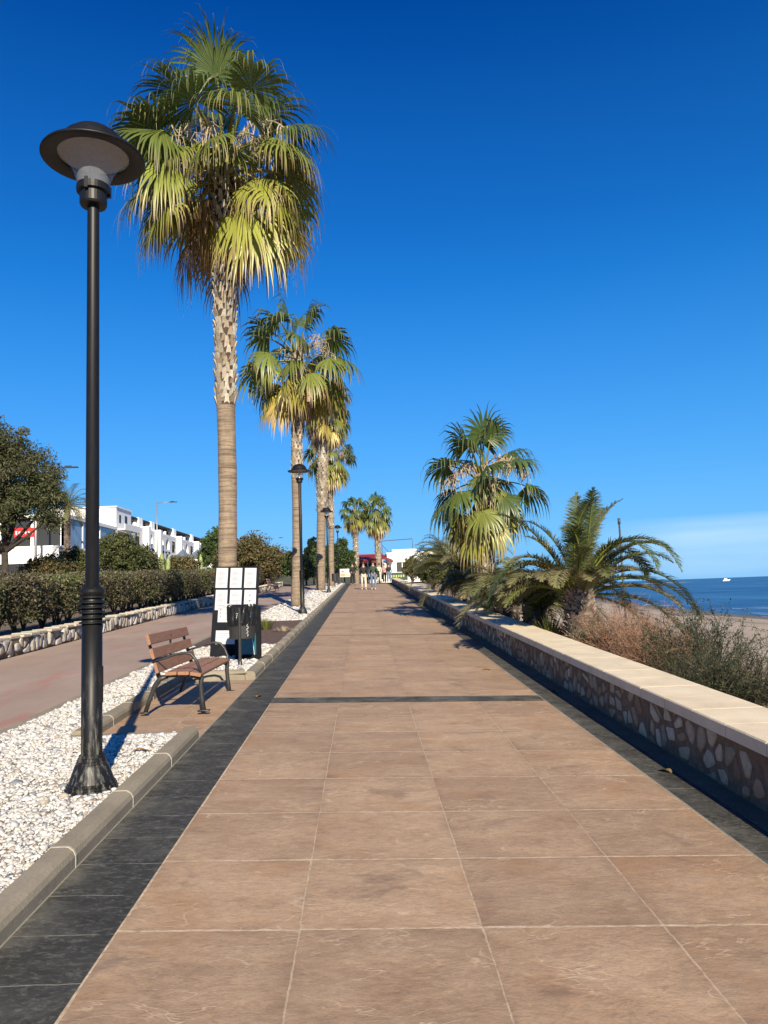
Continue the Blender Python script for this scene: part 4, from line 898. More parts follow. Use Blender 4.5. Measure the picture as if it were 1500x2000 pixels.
at_tree('tree', 'broad green tree behind the third street lamp', 632, 1128, 1062, 60, 80, 12000, .28, G3, 51, 'tree')
at_tree('shrub', 'green shrub at the foot of the far lamps', 598, 1132, 1092, 70, 60, 8000, .2, G1, 52)
# cacti
def cactus(label, px, pyb, pyt, y, n, seed):
    rng = np.random.RandomState(seed); c = aty(px, pyb, y); h = aty(px, pyt, y)[2]-c[2]; zb = min(float(gl(np.array(c[0]), np.array(y))), c[2]); h += c[2]-zb
    o = thing('columnar_cactus', label, 'cactus', (c[0], y, zb), 0, 'pale columnar cacti behind the hedge'); mb = MB()
    for i in range(n):
        x0 = (i-(n-1)/2)*.28; hh = h*rng.uniform(.78, 1.0); k = 20; vs = []
        for z in np.linspace(0, 1, 9):
            for j in range(k):
                r = (.10+.022*(j % 2))*(1 if z < .9 else .7)*(1 if z < .99 else .3); vs.append((x0+r*math.cos(2*PI*j/k)+.03*math.sin(z*5+i), r*math.sin(2*PI*j/k)+.05*i, z*hh))
        mb.add(vs, [(a*k+b, a*k+(b+1) % k, (a+1)*k+(b+1) % k, (a+1)*k+b) for a in range(8) for b in range(k)]+[tuple(8*k+b for b in range(k))])
    mb.build('cactus_columns', M['cactus'], o, True)
cactus('pair of pale cactus columns nearest to the road lamp pole', 306, 1112, 1082, 34, 2, 1); cactus('tallest cactus group right in front of the road lamp pole', 323, 1112, 1064, 36, 2, 2)
cactus('pale cactus left of the grey canopies', 364, 1110, 1080, 42, 2, 3); cactus('pale cactus beside the top left corner of the notice board', 393, 1110, 1082, 44, 1, 4)

# ------------------------------------------------------------------ buildings
def archbay(mb, x, y0, y1, z0, z1, yc, w, zs, n=10, depth=.45):
    """wall on plane x facing +x, with one arched opening; returns reveal too"""
    ya_, yb2 = yc-w/2, yc+w/2; r = w/2; sill = z0+.9
    mb.add([(x, y0, z0), (x, ya_, z0), (x, ya_, z1), (x, y0, z1)], [(0, 1, 2, 3)]); mb.add([(x, yb2, z0), (x, y1, z0), (x, y1, z1), (x, yb2, z1)], [(0, 1, 2, 3)])
    mb.add([(x, ya_, z0), (x, yb2, z0), (x, yb2, sill), (x, ya_, sill)], [(0, 1, 2, 3)])
    arc = [(yc-r*math.cos(PI*i/n), zs+r*math.sin(PI*i/n)) for i in range(n+1)]
    for i in range(n):
        (a, b), (c, d) = arc[i], arc[i+1]; mb.add([(x, a, b), (x, c, d), (x, c, z1), (x, a, z1)], [(0, 1, 2, 3)]); mb.add([(x, a, b), (x, c, d), (x-depth, c, d), (x-depth, a, b)], [(0, 1, 2, 3)])
    for yy in (ya_, yb2): mb.add([(x, yy, sill), (x, yy, zs), (x-depth, yy, zs), (x-depth, yy, sill)], [(0, 1, 2, 3)])
    mb.add([(x, ya_, sill), (x, yb2, sill), (x-depth, yb2, sill), (x-depth, ya_, sill)], [(0, 1, 2, 3)])
    return arc
ap = thing('apartment_building', 'long white terraced apartment block with arches and roof pergolas', 'building', (-40, 124, 8.5))
ap_off = np.array([-40, 124, 8.5])
def L_(mb, name, mat, parent): 
    mb.v = [(a-ap_off[0], b-ap_off[1], c-ap_off[2]) for a, b, c in mb.v]; return mb.build(name, mat, parent)
mb = MB(); mb.box(-52, -40, 124, 132, 7, 16.6); mb.box(-52.2, -39.8, 123.8, 132.2, 16.6, 16.8); L_(mb, 'end_block', M['white'], ap)
for (y_, z_, w_, h_) in ((125.5, 14.2, .9, 1.3), (128.5, 13.6, 1.2, 2.0), (126.5, 10.6, 1.0, 1.6), (129.5, 10.2, 1.2, 2.4)):
    mb = MB(); mb.box(-40.02, -39.96, y_, y_+w_, z_, z_+h_); L_(mb, 'window', M['dark'], ap)
mb = MB(); mb.box(-46, -45.5, 123.95, 124.02, 14.5, 15.3); L_(mb, 'window', M['dark'], ap)
mb = MB(); mb.box(-39.9, -38.6, 124.2, 131.8, 12.9, 13.1); mb.box(-38.7, -38.6, 124.2, 131.8, 13.1, 13.9); L_(mb, 'balcony', M['white'], ap)
mbw = MB(); mbw.box(-52, -40.9, 132, 222, 7, 13.85)
UN = [(132, 8, 'a'), (140, 8, 'b')]+[(148+17*k, 17, 'c') for k in range(4)]
def plain(y0, y1, z0, z1): mbw.add([(-40, y0, z0), (-40, y1, z0), (-40, y1, z1), (-40, y0, z1)], [(0, 1, 2, 3)])
for (a, w, ty) in UN:
    if ty == 'a': holes = []; doors = [a+3.6]
    elif ty == 'b': holes = [a+4.4]; doors = []
    else: holes = [a+4.0, a+8.6]; doors = [a+13.3]
    cuts = a
    for (lo, hi, zs, sill) in ((11.0, 13.9, 12.35, 0), (7.6, 11.0, 9.6, 0)):
        c0 = a
        for hc in holes: plain(c0, hc-1.9, lo, hi); archbay(mbw, -40, hc-1.9, hc+1.9, lo-.45, hi, hc, 2.7, zs); c0 = hc+1.9
        for dc in doors: plain(c0, dc-1.2, lo, hi); plain(dc-1.2, dc+1.2, hi-.5, hi); c0 = dc+1.2
        plain(c0, a+w, lo, hi)
    mbw.box(-40.35, -39.98, a, a+w, 13.9, 14.45); mbw.box(-50, -44.2, a, a+w, 13.85, 16.0)
L_(mbw, 'wall', M['white'], ap)
for (a, w, ty) in UN:
    if ty != 'a': mb = MB(); mb.box(-40.5, -39.0, a-.6, a+.7, 7, 14.75); L_(mb, 'buttress', M['white'], ap)
    holes, doors = {'a': ([], [a+3.6]), 'b': ([a+4.4], []), 'c': ([a+4.0, a+8.6], [a+13.3])}[ty]
    for hc, hw in [(h, 1.5) for h in holes]+[(d, 1.25) for d in doors]:
        for z0_, z1_ in ((11.0, 13.88), (8.2, 10.9)): mb = MB(); mb.add([(-40.5, hc-hw, z0_), (-40.5, hc+hw, z0_), (-40.5, hc+hw, z1_), (-40.5, hc-hw, z1_)], [(0, 1, 2, 3)]); L_(mb, 'window', M['dark'], ap)
    mb = MB(); mb.box(-44.2, -40.7, a+1.0, a+w-1.4, 16.0, 16.22); L_(mb, 'pergola_roof', M['darkwood'], ap)
    for yy in (a-.3, a+w-1.6): mb = MB(); mb.box(-41.6, -40.5, yy, yy+1.1, 13.95, 16.35); L_(mb, 'pergola_post', M['white'], ap)
    mb = MB(); mb.box(-50, -42.5, a+.2, a+w-.2, 16.25, 16.55); L_(mb, 'roof_slab', M['white'], ap)
    mb = MB(); mb.box(-44.25, -44.12, a+1.5, a+w-2.2, 13.95, 15.8); L_(mb, 'terrace_door', M['dark'], ap)
    mb = MB(); mb.box(-44.0, -40.55, a+w*.55, a+w*.55+.25, 13.95, 15.3); L_(mb, 'terrace_divider', M['white'], ap)
# small canopies in front of the apartments
for px, lab in ((357, 'left one of two grey blue peaked canopies below the arches'), (386, 'right one of two grey blue peaked canopies below the arches')):
    c = aty(px, 1084, 110); g0 = float(gl(np.array(c[0]), np.array(110.))); o = thing('canopy', lab, 'canopy', (c[0], 110, g0), 0, 'grey peaked canopies'); h = c[2]-g0
    mb = MB(); mb.add([(0, 0, h+.9)]+[(math.cos(k*PI/2+.4)*1.5, math.sin(k*PI/2+.4)*1.5, h-.5) for k in range(4)], [(0, 1, 2), (0, 2, 3), (0, 3, 4), (0, 4, 1)]); mb.build('canopy_cloth', M['greycloth'], o)
    mb = MB(); mb.tube([(0, 0, 0), (0, 0, h+.8)], .05, 8); mb.build('post', M['ledgrey'], o)
# white glazed pavilion
pv = aty(124, 1003, 52); px_, pz_ = pv[0], pv[2]; pbz = aty(124, 1070, 52)[2]
pav = thing('beach_pavilion', 'white glazed pavilion with a red and white sign behind the big tree', 'building', (px_, 52, pbz))
H_ = pz_-pbz; mb = MB()
mb.box(-6.5, 0, 0, 11, -2.5, .15); mb.box(-6.6, .1, -.1, 11.1, H_-.25, H_); mb.build('roof_and_base', M['white'], pav)
mb = MB()
for yy in (0, 3.6, 7.2, 10.8): mb.box(-.14, 0, yy, yy+.2, .15, H_-.25)
for xx in (-6.5, -4.4, -2.2, -.2): mb.box(xx, xx+.2, 0, .14, .15, H_-.25)
mb.build('frame', M['white'], pav)
mb = MB()
for yy in (.2, 3.8, 7.4): mb.box(-.09, -.05, yy, yy+3.38, .15, H_-.25)
mb.build('side_window', M['glassb'], pav)
mb = MB(); mb.box(-6.3, -.2, .25, .3, .15, H_-.25); mb.build('front_opening', M['dark'], pav)
mb = MB(); mb.box(-3.3, -1.9, -.04, .05, H_*.35, H_*.62); s_ = mb.build('sign', M['redsign'], pav)
mb = MB()
for k in range(6): mb.box(-3.2+k*.21, -3.09+k*.21, -.05, -.04, H_*.42+.04*(k % 2), H_*.53-.03*(k % 3))
mb.build('sign_lettering', M['whitecloth'], s_)
mb = MB(); mb.box(-6.8, .6, -2.2, -.15, -2.5, -1.1); mb.build('front_terrace', M['dark'], pav)
mb = MB(); mb.box(-6.8, .6, -2.3, -2.2, -1.1, -.1); mb.box(-6.8, .6, -2.35, -.15, -.1, .02); mb.build('terrace_counter', M['white'], pav)
# restaurant at the end of the promenade
rs = thing('red_awning_restaurant', 'low restaurant with a dark red awning at the end of the promenade', 'building', (0, 85, 2.1))
mb = MB(); mb.box(-1.2, 2.3, 1.6, 4.2, 0, 2.7); mb.build('wall', M['dark'], rs)
mb = MB(); zt = aty(700, 1081, 84)[2]-2.1
mb.add([(-1.1, -1.6, zt-.75), (2.2, -1.6, zt-.70), (2.2, 1.4, zt-.05), (-1.1, 1.4, zt-.1), (-1.1, -1.6, zt-1.15), (2.2, -1.6, zt-1.1)], [(0, 1, 2, 3), (4, 5, 1, 0)])
mb.box(-1.15, 2.2, 1.4, 1.5, zt-.75, zt); mb.add([(2.2, -1.6, zt-.7), (3.4, -1.6, zt-1.2), (3.4, 1.4, zt-.55), (2.2, 1.4, zt-.05)], [(0, 1, 2, 3)])
aw = mb.build('awning', M['redcloth'], rs)
mb = MB(); rr = random.Random(2)
for k in range(9):
    if k == 4: continue
    x = -.95+k*.32; mb.box(x, x+.22, 1.37, 1.39, zt-.40, zt-.12); 
mb.build('awning_lettering', M['whitecloth'], aw)
mb = MB()
for x in (-1.1, .55, 2.2): mb.tube([(x, -1.6, 0), (x, -1.6, zt-.8)], .04, 6)
mb.build('awning_post', M['whitecloth'], rs)
mb = MB(); mb.box(-1.1, -.3, -.4, -.3, 0, 1.9); mb.box(2.3, 2.6, -1.0, 0, 0, zt-.9); mb.build('white_pillar', M['white'], rs)
wb = thing('white_beach_bar', 'white flat roofed bar with dark windows at the far end', 'building', (2.75, 85.5, 2.1))
zt2 = aty(770, 1073, 85.5)[2]-2.1
mb = MB(); mb.box(0, 7, 0, 6, 0, zt2-.4); mb.box(.6, 3.4, .3, 5, zt2-.4, zt2); mb.box(-.08, 7.08, -.08, 6.08, zt2-.5, zt2-.36); mb.build('wall', M['white'], wb)
for x in (1.05, 1.75): mb = MB(); mb.box(x, x+.6, -.03, .02, 1.35, 2.5); mb.build('window', M['dark'], wb)
mb = MB(); mb.box(3.2, 4.6, -.03, .02, 1.2, 2.4); mb.build('window', M['dark'], wb)
mb = MB(); mb.tube([(-.5, 1, zt2-1.4), (-.5, 1, zt2+1.05), (3.0, 1, zt2+1.2), (3.0, 1, zt2-.2)], .05, 6); mb.tube([(-.5, 1, zt2+.6), (.4, 1, zt2-.4)], .03, 5); mb.build('roof_frame', M['leddark'], wb)
for k, lab in ((0, 'left terrace table with a white top at the beach bar'), (1, 'right terrace table with a white top at the beach bar')):
    o = thing('terrace_table', lab, 'table', (3.0+k*1.3, 80, 2.11), 0, 'terrace tables at the far end'); mb = MB(); mb.box(-.5, .5, -.35, .35, .70, .75, bev=.01); mb.build('tabletop', M['whitecloth'], o); mb = MB(); mb.tube([(0, 0, 0), (0, 0, .7)], .04, 6); mb.build('pedestal', M['leddark'], o)
o = thing('glass_screen', 'low green lettered banner on the terrace railing', 'banner', (3.6, 78.5, 2.11)); mb = MB(); mb.box(-.95, .95, -.03, .03, .35, 1.15, bev=.01); mb.build('banner_cloth', simple('dark_green_banner', (.02, .05, .03), .6), o)
mb = MB()
for k in range(6): mb.box(-.75+k*.25, -.60+k*.25, -.036, -.031, .66+.04*(k % 2), .92)
mb.build('lettering', simple('yellow_green_print', (.45, .55, .15), .6), o)
mb = MB(); mb.box(-1.0, 1.0, -.02, .02, 1.15, 1.22); mb.tube([(-1, 0, 0), (-1, 0, 1.2)], .03, 6); mb.tube([(1, 0, 0), (1, 0, 1.2)], .03, 6); mb.build('rail', M['whitecloth'], o)
o = thing('terrace_wall', 'knee high cream wall closing the far end of the promenade', 'wall', (2.2, 70, 2.1)); mb = MB(); mb.box(-1.6, 1.2, 0, .3, 0, .42, bev=.02); mb.build('wall_block', M['cream'], o)
# poster board at the far left of the path
p = aty(674, 1120, 62); o = thing('poster_board', 'colourful poster board standing left of the far walkers', 'sign', (p[0], 62, bedz(0, 62)))
mb = MB(); h1 = aty(674, 1111, 62)[2]-bedz(0, 62); h0 = aty(674, 1127, 62)[2]-bedz(0, 62); mb.box(-.42, .42, -.02, .02, h0, h1, (.80, .80, .72), bev=.005); q = mb.build('panel', M['poster'], o, cols=True)
mb = MB(); mb.box(-.38, .0, -.026, -.021, h0+.05, h0+.3, (.75, .38, .22)); mb.box(.05, .38, -.026, -.021, h0+.05, h0+.2, (.55, .62, .25)); mb.box(.05, .38, -.026, -.021, h0+.35, h1-.06, (.62, .74, .68)); mb.build('print', M['poster'], q, cols=True)
mb = MB(); mb.box(-.30, -.06, -.026, -.021, h1-.24, h1-.18, (.12, .12, .12)); mb.box(-.25, -.11, -.026, -.021, h1-.30, h1-.26, (.12, .12, .12)); mb.build('emblem', M['poster'], q, cols=True)
for x in (-.38, .38): mb = MB(); mb.tube([(x, .03, 0), (x, .03, h0+.1)], .02, 6); mb.build('leg', M['leddark'], o)
# far litter bin and bench
def post_bin(label, x, y, zb, group=None):
    o = thing('litter_bin', label, 'litter bin', (x, y, zb), 0, group); mb = MB(); mb.tube([(0, 0, 0), (0, 0, .95)], .025, 8); mb.build('post', M['iron'], o)
    mb = MB(); mb.lathe([(.17, .42), (.19, .44), (.2, .92), (.185, .93), (.17, .9)], n=20); mb.build('basket', M['iron'], o); return o
p = aty(654, 1135, 50); post_bin('small dark litter bin on a post beside the far kerb', p[0], 50, bedz(0, 50))

# ------------------------------------------------------------------ bench
def make_bench(label, loc, rz=0, group=None):
    # local: x towards the promenade (front), y along, origin under the seat middle at floor
    o = thing('park_bench', label, 'bench', loc, rz, group); HL = .80
    def plank(c, w, th, ang, name):          # c = (x,z) centre; ang = tilt of the width direction
        mb = MB(); ca, sa = math.cos(ang), math.sin(ang); vs = []
        b = .006; prf = [(-w/2+b, -th/2), (w/2-b, -th/2), (w/2, -th/2+b), (w/2, th/2-b), (w/2-b, th/2), (-w/2+b, th/2), (-w/2, th/2-b), (-w/2, -th/2+b)]
        for yy in (-HL-.04, HL+.04):
            for a_, b_ in prf: vs.append((c[0]+a_*ca-b_*sa, yy, c[1]+a_*sa+b_*ca))
        mb.add(vs, [(j, (j+1) % 8, 8+(j+1) % 8, 8+j) for j in range(8)]+[tuple(range(8))[::-1], tuple(range(8, 16))]); return mb.build(name, M['wood'], o)
    for (x, z, w, a_) in ((.200, .385, .112, -.20), (.078, .400, .112, -.03), (-.045, .402, .112, .03)): plank((x, z), w, .034, a_, 'seat_slat')
    for (x, z) in ((-.195, .462), (-.233, .605), (-.272, .748)): plank((x, z), .108, .032, PI/2+.26, 'backrest_slat')
    for s in (-1, 1):
        y = s*(HL-.06); mb = MB()
        mb.tube([(.26, y, 0), (.245, y, .12), (.232, y, .26), (.240, y, .34), (.225, y, .39)], [.026, .024, .024, .027, .024], 8); mb.box(.20, .32, y-.03, y+.03, 0, .018, bev=.004); mb.build('leg', M['iron'], o, True)
        mb = MB(); mb.tube([(-.335, y, 0), (-.285, y, .14), (-.235, y, .27), (-.18, y, .345), (-.10, y, .365)], [.022, .022, .025, .028, .02], 8); mb.box(-.38, -.30, y-.025, y+.025, 0, .016, bev=.004); mb.build('leg', M['iron'], o, True)
        mb = MB(); mb.tube([(-.19, y, .36), (-.10, y, .37), (.1, y, .368), (.20, y, .345), (.235, y, .33)], .016, 8); mb.tube([(-.19, y, .36), (-.215, y, .44), (-.253, y, .58), (-.287, y, .70), (-.308, y, .78)], [.024, .02, .018, .016, .013], 8); mb.build('side_frame', M['iron'], o, True)
        mb = MB(); yy = y+s*.05
        mb.tube([(.238, y, .36), (.235, yy, .43), (.20, yy, .52), (.15, yy, .585), (.08, yy, .60), (-.02, yy, .585), (-.13, yy, .55), (-.245, yy, .52)], [.017, .016, .015, .015, .015, .014, .013, .012], 8); mb.build('armrest', M['iron'], o, True)
    mb = MB(); mb.tube([(.0, -HL+.06, .36), (.0, HL-.06, .36)], .012, 6); mb.box(-.268, -.250, -.012, .012, .50, .76); mb.build('middle_brace', M['iron'], o); return o
make_bench('brown slatted bench with iron armrests in the paved recess', (-1.93, 8.66, recz(-1.93, 8.66)+.004))
p = aty(568, 1140, 50); b2 = make_bench('tiny dark bench by the low wall, far beyond the second palm', (-5.6, 47, prof(47)+.1), 0)

# ------------------------------------------------------------------ notice board, stand and litter bin
def panel_frame(pbl, ptl, ptr, pbr): return pbl, ptl, ptr, pbr
yb0, yb1 = 12.35, 12.35
bl = aty(410, 1276, yb0); tl = aty(399, 1108, yb0+.30); tr_ = aty(485, 1108, yb1+.30); br = aty(499, 1290, yb1-.05)
bl, tl, tr_, br = [np.array(q) for q in (bl, tl, tr_, br)]
br = bl+(tr_-tl)*1.04; ctr = bl.copy()
nb = thing('notice_board', 'tall black notice board with white menu sheets behind the bench', 'notice board', tuple(bl))
ux = nrm(tr_-tl); uy = tl-bl; uy = nrm(uy-ux*(uy@ux)); un = np.cross(ux, uy); BW = np.linalg.norm(tr_-tl)*1.0; BH = np.linalg.norm(tl-bl)
def onb(u, v, d): return ux*u+uy*v-un*0+un*d
def bpanel(mb, u0, u1, v0, v1, d0, d1, col=None):
    vs = [onb(u, v, d) for u in (u0, u1) for v in (v0, v1) for d in (d0, d1)]; mb.add(vs, [(0, 1, 3, 2), (4, 6, 7, 5), (0, 4, 5, 1), (2, 3, 7, 6), (0, 2, 6, 4), (1, 5, 7, 3)], col)
fs_ = 1 if un[1] < 0 else -1       # side facing the camera
mb = MB(); bpanel(mb, 0, BW, -.10, BH, -.03*fs_, 0); mb.build('panel', M['boardb'], nb)
cells = []
cw_ = .245*BW/.86
for r_ in range(2):
    for c_ in range(3): cells.append((.02+c_*(cw_+.027)+.012*r_, BH-.015-(r_+1)*.345+ .0-r_*.025, cw_-.015, .335))
cells += [(.09, .50, .215, .30), (.075, .145, .31, .22)]
mbp = MB(); rr = random.Random(4)
for ci, (u, v, w, h) in enumerate(cells):
    mbp = MB(); bpanel(mbp, u, u+w, v, v+h, .002*fs_, .004*fs_); sh = mbp.build('paper_sheet', M['paper'], nb)
    mbt = MB(); nl = 13 if h > .25 else 6
    if ci in (5, 6):
        for k in range(6 if ci == 6 else 2):
            uu, vv_ = (u+w*(.14 if k < 3 else .78), v+h*(.3+.17*(k % 3))) if ci == 6 else (u+w*.42, v+h*(.42+.28*k)); bpanel(mbt, uu, uu+w*.10, vv_, vv_+h*.06, .0045*fs_, .0055*fs_)
        q = mbt.build('dark_marks', M['inkdark'], sh); mbt = MB()
        for k in range(3): bpanel(mbt, u+w*.32, u+w*.68, v+h*(.12+.35*k), v+h*(.12+.35*k)+.006, .0045*fs_, .0055*fs_)
        mbt.build('printed_text', M['ink'], sh)
    else:
        for k in range(nl):
            if rr.random() < .15: continue
            vv_ = v+h*(.08+.82*k/nl); a_ = u+w*rr.uniform(.12, .22); bpanel(mbt, a_, a_+w*rr.uniform(.4, .68), vv_, vv_+.007, .0045*fs_, .0055*fs_)
        mbt.build('printed_text', M['ink'], sh)
mb = MB(); back = np.array([0, .5, 0]); 
for u in (.05, BW-.09): q0 = onb(u, BH*.75, -.03*fs_); q1 = onb(u, -.08, -.03*fs_)+back; mb.tube([q0, q1], .018, 6)
mb.build('rear_leg', M['boardb'], nb)
# dark stand with a teal picture
c = aty(478, 1290, 12.0); zg = bedz(0, 12.0)
st_ = thing('picture_stand', 'black display stand with a teal picture half hidden by the litter bin', 'display stand', (-1.80, 11.9, zg), -.12)
mb = MB(); mb.box(-.22, .19, -.02, .02, .02, .80, bev=.006); mb.box(-.20, .20, -.10, .12, 0, .03, bev=.006); p_ = mb.build('panel', M['boardb'], st_)
mb = MB(); mb.box(-.12, .115, -.026, -.021, .08, .40); mb.build('picture', M['teal'], p_)
mb = MB(); mb.tube([(.09, -.03, .07), (.05, -.03, .40)], .005, 4); mb.build('pale_line', M['whitecloth'], p_)
# litter bin near
lb = thing('litter_bin', 'black litter bin with a gathered plastic bag on a post by the kerb', 'litter bin', (-1.82, 11.15, bedz(0, 11.15)-.02))
mb = MB(); mb.tube([(0, 0, .03), (0, 0, .86)], .022, 10); mb.lathe([(.085, 0), (.085, .015), (.04, .03), (.025, .09)], n=20); mb.build('post', M['iron'], lb)
mb = MB()
mb.lathe([(.165, .40), (.185, .41), (.192, .60), (.195, .86), (.188, .87), (.17, .84), (.165, .42)], c=(0, .21, 0), n=28); bk = mb.build('basket', M['iron'], lb)
mb = MB()
for z in (.5, .8): mb.box(-.02, .02, 0, .03, z, z+.03)
mb.build('bracket', M['iron'], lb)
rng = np.random.RandomState(6); V = []; nn = 56
for i, (r, z) in enumerate(((.205, .60), (.212, .68), (.208, .78), (.212, .875), (.20, .90), (.175, .875), (.15, .78))):
    for k in range(nn): q = 2*PI*k/nn; rr_ = r*(1+.045*math.sin(k*2.4+i*.7)+rng.uniform(-.02, .02)); V.append((rr_*math.cos(q), .21+rr_*math.sin(q), z+.012*math.sin(k*3.1+i)))
mb = MB(); mb.add(V, [(i*nn+k, i*nn+(k+1) % nn, (i+1)*nn+(k+1) % nn, (i+1)*nn+k) for i in range(6) for k in range(nn)]); mb.build('plastic_bag', M['bag'], lb)
mb = MB()
pts = [(0, 0), (.02, .03), (-.015, .06), (.02, .085), (.0, .11), (-.02, .13), (.015, .155), (.02, .18), (-.015, .20), (.01, .23)]
wr = []
for a_, b_ in pts: q = -1.02+a_*4; wr.append((.198*math.cos(q), .21+.198*math.sin(q), .44+b_*.75))
mb.tube(wr, .005, 5); mb.build('white_script', M['whitecloth'], bk)

# ------------------------------------------------------------------ small plants on the beds
def tuft(name, label, x, y, zb, n, h, spr, col, seed, cat='plant', w=.006, group=None, curve=.5):
    rng = np.random.RandomState(seed); o = thing(name, label, cat, (x, y, zb), 0, group); fol = Fol(); V = []; F = []; C = []
    for i in range(n):
        az = rng.uniform(0, 2*PI); s = rng.rand()**.7*spr; d = np.array([math.cos(az)*s, math.sin(az)*s, 1.0]); d = nrm(d); q = np.array([math.cos(az)*s*.12, math.sin(az)*s*.12, 0]); side_ = nrm(np.cross(d, [0, 0, 1.])+rng.normal(0, .01, 3)); L = h*rng.uniform(.6, 1.1); b = len(V)
        for k in range(5):
            ww = w*(1-k/4.2); V += [q-side_*ww, q+side_*ww]; q = q+d*L/4; d = nrm(d+np.array([math.cos(az), math.sin(az), -.6])*.12*curve)
        F += [(b+2*k, b+2*k+1, b+2*k+3, b+2*k+2) for k in range(4)]; cc = np.array(col[rng.randint(len(col))])*rng.uniform(.7, 1.3); C += [cc]*10
    fol.quads(np.array(V), np.array(F), np.array(C)); fol.build('leaves', M['leaf'], o); return o
tuft('grass_tuft', 'larger yellow green grass tuft in the brown bark bed', -2.28, 17.6, bedz(0, 17.6), 240, .34, .9, [(.24, .24, .06), (.15, .18, .05)], 1, group='small plants in the bark bed')
tuft('succulent_plant', 'small bright green rosette plant in the brown bark bed', -2.30, 15.0, bedz(0, 15), 70, .22, 1.1, [(.16, .24, .06), (.22, .28, .10)], 2, w=.016, group='small plants in the bark bed')
tuft('grass_tuft', 'thin low tuft at the far left corner of the bark bed', -2.75, 18.3, bedz(0, 18.3), 80, .22, 1.0, [(.16, .15, .07)], 3, group='small plants in the bark bed')
tuft('grass_tuft', 'dry cream coloured tuft beside the kerb in the bark bed', -1.80, 17.0, bedz(0, 17), 90, .14, 1.6, [(.50, .42, .28)], 4, w=.012, group='small plants in the bark bed')
q = aty(1070, 1195, 13.3); tuft('agave_plant', 'yellow green spiky plant between two date palm trunks', 3.22, 13.2, .55, 50, .52, .8, [(.34, .32, .05), (.22, .27, .05)], 5, w=.022)
tuft('dead_spiky_plant', 'rusty brown spiky plant right of the yellow green one', 3.45, 13.05, .52, 60, .45, .8, [(.32, .14, .04), (.25, .13, .05)], 6, w=.016)

# ------------------------------------------------------------------ bushes by the beach
def twiggy(name, label, x, y, zb, r, h, nst, seed, cols, leaf=0, lcol=None, wood=(.16, .10, .07), lsize=.03, upness=1.1, tw=1.0, cat='bush'):
    rng = np.random.RandomState(seed); o = thing(name, label, cat, (x, y, zb)); mb = MB(); tips = []
    for i in range(nst):
        az = rng.uniform(0, 2*PI); s = rng.rand()**.5; d = nrm(np.array([math.cos(az)*s, math.sin(az)*s, upness*rng.uniform(.5, 1.1)])); q = np.array([math.cos(az)*r*.18*s, math.sin(az)*r*.18*s, -.05]); L = (h*.55+r*.4*s)*rng.uniform(.7, 1.2); pts = [q]
        for k in range(5): q = q+d*L/5; d = nrm(d+rng.normal(0, .13, 3)+np.array([0, 0, .03])); pts.append(q)
        col = tuple(np.array(cols[rng.randint(len(cols))])*rng.uniform(.7, 1.3)); mb.tube(pts, [.006*tw, .0055*tw, .0048*tw, .004*tw, .003*tw, .0018*tw], 3, cap=False, col=col); tips += pts[3:]
        for k in range(2, 6):
            for j in range(3):
                dd2 = nrm((pts[k]-pts[k-1])*3+rng.normal(0, 1, 3)*L*.45+np.array([0, 0, .12])); l2 = L*rng.uniform(.14, .34); m = pts[k]+dd2*l2*.5; e = m+nrm(dd2+rng.normal(0, .3, 3))*l2*.5; mb.tube([pts[k], m, e], [.003*tw, .0022*tw, .0012*tw], 3, cap=False, col=col); tips += [m, e]
                if rng.rand() < .6: e3 = m+nrm(dd2+rng.normal(0, .7, 3))*l2*.5; mb.tube([m, e3], [.002*tw, .001*tw], 3, cap=False, col=col); tips.append(e3)
    mb.build('stems', colmat(name+'_stem', .9, 0, 30, .2, .2), o, cols=True)
    if leaf:
        tips = np.array(tips); fol = Fol(); q = tips[rng.randint(0, len(tips), leaf)]+rng.normal(0, .018, (leaf, 3)); cc = np.array(lcol)[rng.randint(0, len(lcol), leaf)]; leafcloud(fol, q, lsize, rng, cc, .3, .6); fol.build('leaves', M['leaf'], o)
    return o
BR = [(.32, .175, .11), (.38, .23, .15), (.24, .14, .09)]
def bz_(x, y): 
    s = min(1, max(0, (x-4.6)/6)); return (1-s)*(prof(y)-.08)+s*(-2.2)
twiggy('dry_bush', 'reddish brown dry bush right of the largest date palm', 3.72, 11.2, bz_(3.72, 11.2)-.05, .55, 1.05, 130, 1, BR, 4000, [(.30, .18, .12), (.22, .20, .09)], tw=.85, lsize=.022, upness=1.5)
twiggy('dry_bush', 'second dry brown bush, between the first and the green rush bush', 3.75, 9.9, bz_(3.75, 9.9)-.1, .55, 1.0, 130, 2, BR, 3500, [(.30, .18, .12), (.26, .18, .10), (.15, .17, .07)], tw=.85, lsize=.022, upness=1.4)
twiggy('dry_bush', 'thin tall reddish stems standing above the two dry brown bushes', 3.85, 10.5, bz_(3.85, 10.5)-.05, .5, 1.35, 40, 11, BR, 900, [(.30, .18, .12)], tw=.8, lsize=.02, upness=2.6)
twiggy('green_bush', 'dark green wiry bush leaning over the wall at the right', 3.85, 8.15, bz_(3.85, 8.15)-.15, .72, .92, 230, 4, [(.05, .052, .032), (.09, .075, .05), (.035, .04, .022)], 6500, [(.055, .078, .032), (.10, .115, .055)], tw=1.1, lsize=.028, upness=.8)
twiggy('green_bush', 'taller dark leafy bush against the sea behind the wiry one', 4.30, 9.7, bz_(4.3, 9.7)-.05, .55, 1.35, 60, 5, [(.05, .05, .03)], 6000, [(.045, .075, .035), (.06, .09, .045)], tw=1.2, lsize=.035)
twiggy('green_bush', 'upright grey green shrub right beside the largest date palm trunk', 3.45, 11.75, bz_(3.4, 11.4), .25, .65, 40, 6, [(.10, .12, .05)], 3500, [(.12, .16, .07), (.09, .12, .05)], tw=1.0, lsize=.05, upness=2)
